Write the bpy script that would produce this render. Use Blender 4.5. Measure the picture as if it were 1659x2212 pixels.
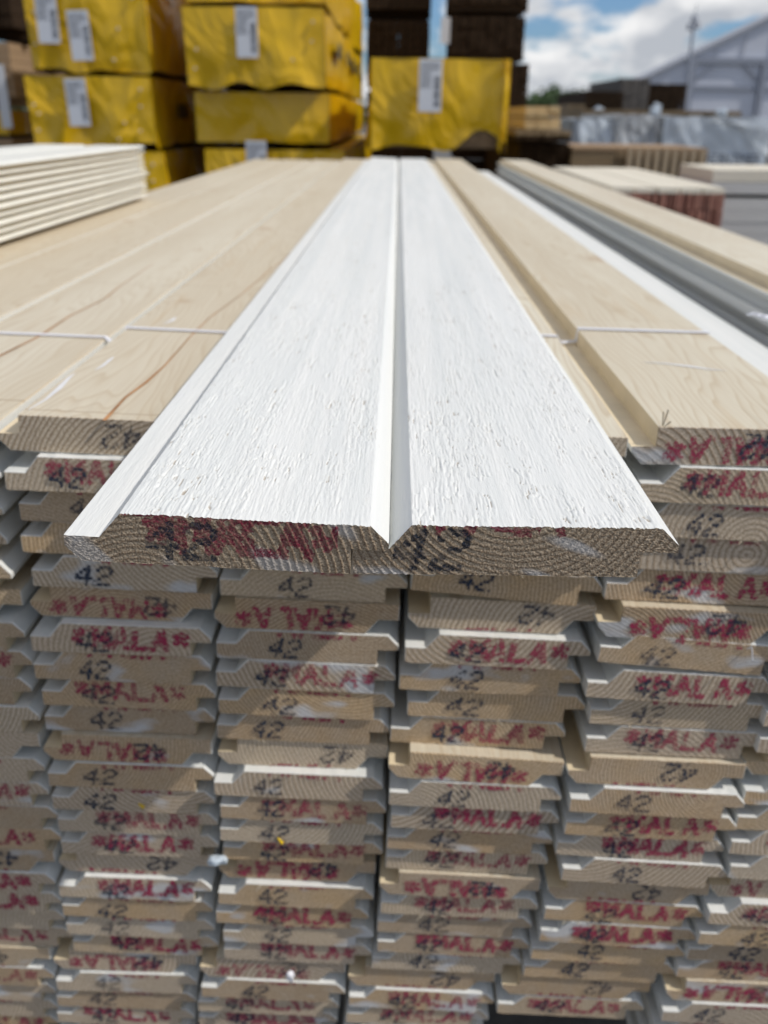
import bpy, bmesh, math, random
import numpy as np
from mathutils import Vector, Matrix

# ------------------------------------------------------------------ clear
for o in list(bpy.data.objects):
    bpy.data.objects.remove(o)
S = bpy.context.scene
COL = S.collection
random.seed(11)
rng = np.random.default_rng(7)

# ------------------------------------------------------------------ camera
CZ = 1.06                       # height of the lens above the yard
YAW, PITCH, ROLL = 0.010625, 0.423875, 0.012217
cam_d = bpy.data.cameras.new('camera')
cam = bpy.data.objects.new('camera', cam_d)
COL.objects.link(cam)
RC = Matrix.Rotation(YAW, 3, 'Z') @ Matrix.Rotation(math.pi / 2 - PITCH, 3, 'X') @ Matrix.Rotation(ROLL, 3, 'Z')
cam.matrix_world = Matrix.Translation((0, 0, CZ)) @ RC.to_4x4()
cam_d.sensor_fit = 'VERTICAL'
cam_d.sensor_height = 36.0
cam_d.sensor_width = 27.0
cam_d.lens = 36.0 * 1900.0 / 2212.0
cam_d.clip_start = 0.02
cam_d.clip_end = 2000.0
cam_d.dof.use_dof = True
cam_d.dof.focus_distance = 0.415
cam_d.dof.aperture_fstop = 8.8
cam_d.dof.aperture_blades = 0
S.camera = cam

# ------------------------------------------------------------------ sun and sky
SUN = Vector((0.658, -0.175, 0.733)).normalized()
sun_d = bpy.data.lights.new('sun', 'SUN')
sun_d.energy = 3.8
sun_d.angle = math.radians(0.55)
sun_d.color = (1.0, 0.955, 0.89)
sun = bpy.data.objects.new('sun', sun_d)
sun.rotation_euler = SUN.to_track_quat('Z', 'Y').to_euler()
sun.location = (4, -3, 6)
COL.objects.link(sun)

W = bpy.data.worlds.new('World')
S.world = W
W.use_nodes = True
nt = W.node_tree
nt.nodes.clear()
wn = nt.nodes.new
out = wn('ShaderNodeOutputWorld')
sky = wn('ShaderNodeTexSky')
sky.sky_type = 'NISHITA'
sky.sun_disc = False
sky.sun_elevation = math.asin(SUN.z)
sky.sun_rotation = math.atan2(SUN.x, SUN.y)
sky.air_density = 1.0
sky.dust_density = 0.6
sky.ozone_density = 1.6
bg1 = wn('ShaderNodeBackground')
bg1.inputs['Strength'].default_value = 0.11
tint = wn('ShaderNodeMix')
tint.data_type = 'RGBA'
tint.blend_type = 'MULTIPLY'
tint.inputs[0].default_value = 1.0
tint.inputs[7].default_value = (0.64, 0.86, 1.18, 1)
nt.links.new(sky.outputs[0], tint.inputs[6])
nt.links.new(tint.outputs[2], bg1.inputs['Color'])
# cumulus clouds all round the dome: noise on the view direction, flattened near the horizon
tc = wn('ShaderNodeTexCoord')
mp = wn('ShaderNodeMapping')
mp.inputs['Scale'].default_value = (12.0, 12.0, 24.0)
mp.inputs['Location'].default_value = (3.35, 1.2, 0.45)
nt.links.new(tc.outputs['Generated'], mp.inputs['Vector'])
n1 = wn('ShaderNodeTexNoise')
n1.inputs['Scale'].default_value = 1.0
n1.inputs['Detail'].default_value = 7
n1.inputs['Roughness'].default_value = 0.52
nt.links.new(mp.outputs[0], n1.inputs['Vector'])
cr = wn('ShaderNodeValToRGB')
cr.color_ramp.elements[0].position = 0.43
cr.color_ramp.elements[1].position = 0.54
nt.links.new(n1.outputs['Fac'], cr.inputs[0])
mp2 = wn('ShaderNodeMapping')
mp2.inputs['Scale'].default_value = (12.0, 12.0, 24.0)
mp2.inputs['Location'].default_value = (3.35, 1.2, 0.95)
nt.links.new(tc.outputs['Generated'], mp2.inputs['Vector'])
n2 = wn('ShaderNodeTexNoise')
n2.inputs['Scale'].default_value = 1.0
n2.inputs['Detail'].default_value = 5
n2.inputs['Roughness'].default_value = 0.5
nt.links.new(mp2.outputs[0], n2.inputs['Vector'])
cr2 = wn('ShaderNodeValToRGB')
cr2.color_ramp.elements[0].position = 0.40
cr2.color_ramp.elements[0].color = (0.94, 0.94, 0.94, 1)
cr2.color_ramp.elements[1].position = 0.62
cr2.color_ramp.elements[1].color = (0.50, 0.53, 0.58, 1)
nt.links.new(n2.outputs['Fac'], cr2.inputs[0])
bg2 = wn('ShaderNodeBackground')
bg2.inputs['Strength'].default_value = 1.25
nt.links.new(cr2.outputs[0], bg2.inputs['Color'])
mx = wn('ShaderNodeMixShader')
nt.links.new(cr.outputs[0], mx.inputs[0])
nt.links.new(bg1.outputs[0], mx.inputs[1])
nt.links.new(bg2.outputs[0], mx.inputs[2])
nt.links.new(mx.outputs[0], out.inputs['Surface'])

S.view_settings.view_transform = 'Standard'
S.view_settings.look = 'None'
S.view_settings.exposure = -0.36
S.view_settings.gamma = 1.0
S.view_settings.use_curve_mapping = False
S.render.engine = 'CYCLES'
S.cycles.max_bounces = 8
S.cycles.use_denoising = True


# ------------------------------------------------------------------ helpers
def at(u, v, Y):
    """World point on the vertical plane Y metres ahead, seen at (u, v) of the 1659 x 2212 photograph."""
    d = RC @ Vector(((u - 829.5) / 1900.0, -(v - 1106.0) / 1900.0, -1.0))
    return Vector((0, 0, CZ)) + d * (Y / d.y)


def link(name, mesh, parent=None, loc=(0, 0, 0), rot=(0, 0, 0)):
    o = bpy.data.objects.new(name, mesh)
    o.location = loc
    o.rotation_euler = rot
    COL.objects.link(o)
    if parent is not None:
        o.parent = parent
    return o


def tag(o, label, cat, group=None, kind=None):
    o['label'] = label
    if cat:
        o['category'] = cat
    if group:
        o['group'] = group
    if kind:
        o['kind'] = kind
    return o


def empty(name, loc=(0, 0, 0), rot=(0, 0, 0)):
    o = bpy.data.objects.new(name, None)
    o.location = loc
    o.rotation_euler = rot
    o.empty_display_size = 0.1
    COL.objects.link(o)
    return o


def pydata(name, v, f, mats, mi=None, smooth=False):
    me = bpy.data.meshes.new(name)
    me.from_pydata([tuple(p) for p in v], [], [tuple(q) for q in f])
    for m in (mats if isinstance(mats, (list, tuple)) else [mats]):
        me.materials.append(m)
    if mi is not None:
        me.polygons.foreach_set('material_index', np.asarray(mi, dtype=np.int32))
    if smooth:
        me.polygons.foreach_set('use_smooth', np.ones(len(me.polygons), dtype=bool))
    me.update()
    return me


class MB:
    """collects boxes / tubes / quads into one mesh"""
    def __init__(self):
        self.v, self.f = [], []

    def box(self, x0, x1, y0, y1, z0, z1, jit=0.0):
        b = len(self.v)
        for x, y, z in ((x0, y0, z0), (x1, y0, z0), (x1, y1, z0), (x0, y1, z0), (x0, y0, z1), (x1, y0, z1), (x1, y1, z1), (x0, y1, z1)):
            self.v.append((x + random.uniform(-jit, jit), y + random.uniform(-jit, jit), z + random.uniform(-jit, jit)))
        self.f += [tuple(b + i for i in q) for q in ((0, 3, 2, 1), (4, 5, 6, 7), (0, 1, 5, 4), (1, 2, 6, 5), (2, 3, 7, 6), (3, 0, 4, 7))]
        return self

    def quad(self, a, b, c, d):
        n = len(self.v)
        self.v += [tuple(a), tuple(b), tuple(c), tuple(d)]
        self.f.append((n, n + 1, n + 2, n + 3))
        return self

    def tube(self, a, b, r0, r1=None, n=10):
        r1 = r0 if r1 is None else r1
        a, b = Vector(a), Vector(b)
        d = (b - a).normalized()
        u = d.orthogonal().normalized()
        w = d.cross(u)
        k = len(self.v)
        for c, r in ((a, r0), (b, r1)):
            for i in range(n):
                t = 2 * math.pi * i / n
                self.v.append(tuple(c + (u * math.cos(t) + w * math.sin(t)) * r))
        for i in range(n):
            j = (i + 1) % n
            self.f.append((k + i, k + j, k + n + j, k + n + i))
        self.f.append(tuple(k + n - 1 - i for i in range(n)))
        self.f.append(tuple(k + n + i for i in range(n)))
        return self

    def bar(self, a, b, w, h):
        """a rectangular bar from a to b"""
        a, b = Vector(a), Vector(b)
        d = (b - a).normalized()
        up = Vector((0, 1, 0)) if abs(d.y) < 0.9 else Vector((0, 0, 1))
        s = d.cross(up).normalized()
        t = s.cross(d)
        k = len(self.v)
        for c in (a, b):
            for i, j in ((-1, -1), (1, -1), (1, 1), (-1, 1)):
                self.v.append(tuple(c + s * (i * w / 2) + t * (j * h / 2)))
        self.f += [tuple(k + i for i in q) for q in ((0, 3, 2, 1), (4, 5, 6, 7), (0, 1, 5, 4), (1, 2, 6, 5), (2, 3, 7, 6), (3, 0, 4, 7))]
        return self

    def mesh(self, name, mat, smooth=False):
        return pydata(name, self.v, self.f, mat, smooth=smooth)


# value noise in numpy (for carved geometry)
def vnoise(x, y, seed=0):
    xi, yi = np.floor(x).astype(np.int64), np.floor(y).astype(np.int64)
    fx, fy = x - xi, y - yi
    fx, fy = fx * fx * (3 - 2 * fx), fy * fy * (3 - 2 * fy)

    def h(a, b):
        n = (a * 374761393 + b * 668265263 + seed * 2147483647 + 1013904223) & 0xFFFFFFFF
        n = ((n ^ (n >> 13)) * 1274126177) & 0xFFFFFFFF
        n = (n ^ (n >> 16)) & 0xFFFFFFFF
        return n / 4294967295.0
    a, b, c, d = h(xi, yi), h(xi + 1, yi), h(xi, yi + 1), h(xi + 1, yi + 1)
    return (a * (1 - fx) + b * fx) * (1 - fy) + (c * (1 - fx) + d * fx) * fy


def sstep(a, b, x):
    t = np.clip((x - a) / (b - a), 0, 1)
    return t * t * (3 - 2 * t)


# ------------------------------------------------------------------ materials
class N:
    """small node-tree builder"""
    def __init__(self, name):
        self.m = bpy.data.materials.new(name)
        self.m.use_nodes = True
        self.t = self.m.node_tree
        self.t.nodes.clear()
        self.o = self.n('ShaderNodeOutputMaterial')
        self.b = self.n('ShaderNodeBsdfPrincipled')
        self.t.links.new(self.b.outputs[0], self.o.inputs['Surface'])

    def n(self, k, **kw):
        x = self.t.nodes.new(k)
        for a, v in kw.items():
            setattr(x, a, v)
        return x

    def put(self, sock, val):
        if hasattr(val, 'links') or isinstance(val, bpy.types.NodeSocket):
            self.t.links.new(val, sock)
        else:
            if isinstance(val, tuple) and len(val) == 3 and sock.type == 'RGBA':
                val = val + (1,)
            sock.default_value = val

    def math(self, op, a, b=0.0, c=0.0, clamp=False):
        x = self.n('ShaderNodeMath', operation=op, use_clamp=clamp)
        self.put(x.inputs[0], a)
        self.put(x.inputs[1], b)
        self.put(x.inputs[2], c)
        return x.outputs[0]

    def vmath(self, op, a, b=(0, 0, 0)):
        x = self.n('ShaderNodeVectorMath', operation=op)
        self.put(x.inputs[0], a)
        self.put(x.inputs[1], b)
        return x.outputs['Value'] if op in ('LENGTH', 'DOT_PRODUCT', 'DISTANCE') else x.outputs['Vector']

    def mapping(self, vec, scale=(1, 1, 1), loc=(0, 0, 0)):
        x = self.n('ShaderNodeMapping')
        self.put(x.inputs['Vector'], vec)
        self.put(x.inputs['Scale'], scale)
        self.put(x.inputs['Location'], loc)
        return x.outputs[0]

    def noise(self, vec, scale=1.0, detail=3.0, rough=0.55, dist=0.0):
        x = self.n('ShaderNodeTexNoise')
        self.put(x.inputs['Vector'], vec)
        self.put(x.inputs['Scale'], scale)
        self.put(x.inputs['Detail'], detail)
        self.put(x.inputs['Roughness'], rough)
        self.put(x.inputs['Distortion'], dist)
        return x.outputs['Fac']

    def ramp(self, fac, stops):
        x = self.n('ShaderNodeValToRGB')
        e = x.color_ramp.elements
        while len(e) < len(stops):
            e.new(0.5)
        for el, (p, c) in zip(e, stops):
            el.position = p
            el.color = (c, c, c, 1) if isinstance(c, (int, float)) else tuple(c) + (1,)
        self.put(x.inputs[0], fac)
        return x.outputs[0]

    def mix(self, fac, a, b, mode='MIX'):
        x = self.n('ShaderNodeMix', data_type='RGBA', blend_type=mode)
        self.put(x.inputs[0], fac)
        self.put(x.inputs[6], a)
        self.put(x.inputs[7], b)
        return x.outputs[2]

    def bump(self, h, strength=0.5, dist=0.001):
        x = self.n('ShaderNodeBump')
        self.put(x.inputs['Strength'], strength)
        self.put(x.inputs['Distance'], dist)
        self.put(x.inputs['Height'], h)
        self.t.links.new(x.outputs[0], self.b.inputs['Normal'])

    def set(self, color=None, rough=None, spec=None):
        if color is not None:
            self.put(self.b.inputs['Base Color'], color)
        if rough is not None:
            self.put(self.b.inputs['Roughness'], rough)
        if spec is not None:
            self.put(self.b.inputs['Specular IOR Level'], spec)
        return self.m

    def obj(self):
        return self.n('ShaderNodeTexCoord').outputs['Object']

    def rnd(self):
        """three random numbers that belong to the object"""
        i = self.n('ShaderNodeObjectInfo')
        w = self.n('ShaderNodeTexWhiteNoise', noise_dimensions='1D')
        self.t.links.new(i.outputs['Random'], w.inputs['W'])
        s = self.n('ShaderNodeSeparateXYZ')
        self.t.links.new(w.outputs['Color'], s.inputs[0])
        return s.outputs[0], s.outputs[1], s.outputs[2], w.outputs['Color'], i.outputs['Random']


def mat_flat(name, col, rough=0.7, var=0.0, scale=4.0, bump=0.0, spec=0.3, bs=60.0):
    k = N(name)
    c = k.obj()
    if var:
        nz = k.noise(c, scale, 5, 0.6)
        lo = tuple(x * (1 - var) for x in col)
        hi = tuple(min(1, x * (1 + var)) for x in col)
        k.set(k.ramp(nz, [(0.3, lo), (0.7, hi)]))
    else:
        k.set(col)
    if bump:
        k.bump(k.noise(c, bs, 4), bump, 0.01)
    return k.set(rough=rough, spec=spec)


def mat_end(name, centre=None, ink=False):
    """sawn end grain: growth rings round a pith that differs from board to board, saw fuzz, smears of white primer"""
    k = N(name)
    p = k.obj()
    r1, r2, r3, rc, r0 = k.rnd()
    s = k.n('ShaderNodeSeparateXYZ')
    k.put(s.inputs[0], p)
    x, y, z = s.outputs
    if centre:
        cx, cz = centre
    else:
        cx = k.math('MULTIPLY_ADD', r1, 0.20, -0.10)
        cz = k.math('MULTIPLY_ADD', r2, 0.16, -0.08)
    dx = k.math('SUBTRACT', x, cx)
    dz = k.math('SUBTRACT', z, cz)
    off = k.vmath('ADD', p, k.vmath('MULTIPLY', rc, (7.0, 0.0, 9.0)))
    flat = k.vmath('MULTIPLY', off, (1, 0, 1))
    wob = k.noise(flat, 28.0, 2, 0.5)
    rad = k.math('SQRT', k.math('ADD', k.math('MULTIPLY', dx, dx), k.math('MULTIPLY', dz, dz)))
    rad = k.math('MULTIPLY_ADD', wob, 0.006, rad)
    per = 1 / 0.0027 if centre else k.math('MULTIPLY_ADD', r3, 170.0, 190.0)
    fr = k.math('FRACT', k.math('MULTIPLY', rad, per))
    ring = k.ramp(fr, [(0.0, 0.0), (0.45, 0.12), (0.80, 1.0), (0.95, 0.8), (1.0, 0.0)])
    fuzz = k.noise(flat, 620.0, 4, 0.7)
    blot = k.noise(flat, 30.0, 4, 0.6)
    base = k.ramp(r3, [(0.0, (0.64, 0.545, 0.43)), (0.22, (0.73, 0.61, 0.465)), (0.45, (0.77, 0.665, 0.515)), (0.60, (0.77, 0.57, 0.34)), (0.8, (0.70, 0.525, 0.335)), (1.0, (0.56, 0.45, 0.325))])
    base = k.mix(k.ramp(blot, [(0.35, 0.0), (0.75, 0.7)]), base, (0.66, 0.565, 0.45))
    dark = k.mix(1.0, base, (0.44, 0.36, 0.28), 'MULTIPLY')
    rs = k.math('MULTIPLY', ring, k.math('MULTIPLY_ADD', r2, 0.45, 0.38))
    colr = k.mix(rs, base, dark)
    colr = k.mix(k.ramp(fuzz, [(0.40, 0.9), (0.55, 0.0)]), colr, k.mix(1.0, colr, (0.58, 0.51, 0.44), 'MULTIPLY'))
    # primer that ran over the end
    sm = k.noise(k.vmath('MULTIPLY', off, (15, 0, 30)), 1.0, 2, 0.5)
    thr = k.math('MULTIPLY_ADD', r1, -0.19, 0.735)
    smear = k.math('MULTIPLY', k.math('SUBTRACT', sm, thr), 14.0, clamp=True)
    smear = k.math('MULTIPLY', smear, k.ramp(fuzz, [(0.3, 0.55), (0.55, 0.9)]))
    colr = k.mix(smear, colr, (0.62, 0.63, 0.64))
    if ink:
        a = k.n('ShaderNodeAttribute', attribute_name='ink')
        sp = k.n('ShaderNodeSeparateColor')
        k.t.links.new(a.outputs['Color'], sp.inputs[0])
        colr = k.mix(sp.outputs[0], colr, (0.24, 0.012, 0.045))
        colr = k.mix(sp.outputs[1], colr, (0.022, 0.026, 0.038))
        colr = k.mix(sp.outputs[2], colr, (0.60, 0.58, 0.55))
    k.set(colr, 0.85, 0.2)
    h = k.math('ADD', k.math('MULTIPLY', ring, 0.5), k.math('MULTIPLY', fuzz, 1.1))
    k.bump(h, 1.0, 0.0009)
    return k.m


def mat_white(name, attr=False):
    """white primer on rough-sawn spruce"""
    k = N(name)
    p = k.obj()
    r1, r2, r3, rc, r0 = k.rnd()
    off = k.vmath('ADD', p, k.vmath('MULTIPLY', rc, (5.0, 9.0, 0.0)))
    fib = k.noise(k.vmath('MULTIPLY', off, (520, 45, 520)), 1.0, 4, 0.6, 0.6)
    patch = k.noise(k.vmath('MULTIPLY', off, (22, 4, 22)), 1.0, 4, 0.6)
    band = k.noise(k.vmath('MULTIPLY', off, (60, 1.3, 60)), 1.0, 3, 0.55)
    col = k.mix(k.ramp(patch, [(0.35, 0.0), (0.7, 1.0)]), (0.755, 0.752, 0.712), (0.79, 0.787, 0.75))
    col = k.mix(k.ramp(band, [(0.40, 0.0), (0.64, 1.0)]), col, (0.70, 0.71, 0.68))
    gap = k.ramp(k.noise(k.vmath('MULTIPLY', off, (420, 60, 420)), 1.0, 5, 0.7), [(0.66, 0.0), (0.76, 0.55)])
    col = k.mix(gap, col, (0.52, 0.46, 0.37))
    if attr:
        a = k.n('ShaderNodeAttribute', attribute_name='bare')
        col = k.mix(a.outputs['Fac'], col, (0.33, 0.255, 0.17))
    k.set(col, 0.55, 0.35)
    k.bump(k.math('ADD', fib, k.math('MULTIPLY', patch, 0.8)), 0.6, 0.0006)
    return k.m


def mat_raw(name):
    """planed bare spruce: long growth-ring figure, knots, pale to honey"""
    k = N(name)
    p = k.obj()
    r1, r2, r3, rc, r0 = k.rnd()
    off = k.vmath('ADD', p, k.vmath('MULTIPLY', rc, (3.0, 17.0, 0.0)))
    warp = k.noise(k.vmath('MULTIPLY', off, (9, 1.1, 9)), 1.0, 3, 0.5)
    s = k.n('ShaderNodeSeparateXYZ')
    k.put(s.inputs[0], off)
    ph = k.math('MULTIPLY_ADD', warp, 30.0, k.math('MULTIPLY', s.outputs[0], 105.0))
    fr = k.math('FRACT', ph)
    ring = k.ramp(fr, [(0.0, 0.0), (0.6, 0.25), (0.88, 1.0), (1.0, 0.0)])
    fine = k.noise(k.vmath('MULTIPLY', off, (700, 18, 700)), 1.0, 3, 0.6)
    tone = k.noise(k.vmath('MULTIPLY', off, (14, 0.9, 14)), 1.0, 4, 0.6)
    col = k.ramp(r2, [(0.0, (0.76, 0.73, 0.605)), (0.35, (0.70, 0.65, 0.525)), (0.65, (0.73, 0.695, 0.56)), (1.0, (0.66, 0.59, 0.455))])
    col = k.mix(k.ramp(tone, [(0.35, 0.0), (0.72, 0.8)]), col, (0.56, 0.485, 0.355))
    col = k.mix(k.math('MULTIPLY', ring, 0.58), col, (0.47, 0.36, 0.22))
    col = k.mix(k.ramp(fine, [(0.35, 0.28), (0.6, 0.0)]), col, (0.50, 0.385, 0.255))
    # knots
    vo = k.n('ShaderNodeTexVoronoi')
    k.put(vo.inputs['Vector'], k.vmath('MULTIPLY', off, (8.0, 6.0, 0.0)))
    vo.inputs['Scale'].default_value = 1.0
    vs = k.n('ShaderNodeSeparateColor')
    k.t.links.new(vo.outputs['Color'], vs.inputs[0])
    on = k.math('GREATER_THAN', vs.outputs[0], 0.5)
    size = k.math('MULTIPLY_ADD', vs.outputs[1], 1.6, 0.6)
    kd = k.math('DIVIDE', vo.outputs['Distance'], size)
    kn = k.ramp(kd, [(0.0, 0.9), (0.035, 0.45), (0.06, 0.7), (0.085, 0.18), (0.16, 0.0)])
    col = k.mix(k.math('MULTIPLY', k.math('MULTIPLY', kn, on), 0.9), col, (0.42, 0.27, 0.14))
    # finger joints: faint cross-grain breaks of tone
    fj = k.n('ShaderNodeTexWhiteNoise', noise_dimensions='1D')
    k.put(fj.inputs['W'], k.math('FLOOR', k.math('MULTIPLY', s.outputs[1], 1.9)))
    col = k.mix(k.math('MULTIPLY', fj.outputs['Value'], 0.35), col, (0.57, 0.49, 0.37))
    jl = k.math('LESS_THAN', k.math('FRACT', k.math('MULTIPLY', s.outputs[1], 1.9)), 0.006)
    col = k.mix(k.math('MULTIPLY', jl, k.math('MULTIPLY', fj.outputs['Value'], 0.8)), col, (0.40, 0.30, 0.19))
    res = k.noise(k.vmath('MULTIPLY', off, (60, 2.2, 60)), 1.0, 3, 0.6)
    col = k.mix(k.ramp(res, [(0.62, 0.0), (0.74, 0.40)]), col, (0.52, 0.37, 0.20))
    k.set(col, 0.6, 0.3)
    k.bump(k.math('ADD', fine, k.math('MULTIPLY', ring, 0.4)), 0.25, 0.0004)
    return k.m


def mat_ink(name, col, base):
    k = N(name)
    p = k.obj()
    r1, r2, r3, rc, r0 = k.rnd()
    off = k.vmath('ADD', p, k.vmath('MULTIPLY', rc, (3.0, 0.0, 5.0)))
    nz = k.noise(off, 420.0, 3, 0.7)
    nb = k.noise(off, 60.0, 2, 0.5)
    al = k.math('ADD', k.ramp(nz, [(0.36, 0.0), (0.56, 0.95)]), k.ramp(nb, [(0.45, 0.0), (0.7, 0.35)]), clamp=True)
    lo = k.math('MULTIPLY_ADD', r2, 0.32, base)
    k.put(k.b.inputs['Alpha'], k.math('MULTIPLY', al, lo))
    c = k.mix(nb, col, tuple(x * 1.35 + 0.01 for x in col))
    return k.set(c, 0.75, 0.25)


M_END = mat_end('sawn_end_grain')
M_WHITE = mat_white('white_primer')
M_RAW = mat_raw('planed_spruce')
M_REBATE = mat_flat('fresh_rebate', (0.77, 0.64, 0.43), 0.55, 0.08, 18, 0.1)
M_CREAM = mat_flat('cream_primer', (0.79, 0.775, 0.695), 0.5, 0.04, 20)
M_RED = mat_ink('red_stamp_ink', (0.30, 0.026, 0.070), 0.66)
M_BLACK = mat_ink('dark_jet_ink', (0.022, 0.032, 0.055), 0.74)
M_WHITE_FG = mat_white('white_primer_rough', attr=True)
M_STRING = mat_flat('white_plastic_string', (0.80, 0.80, 0.84), 0.35, 0.05, 30)
M_PITH = mat_flat('pith_stain', (0.40, 0.20, 0.085), 0.7, 0.35, 25)

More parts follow.
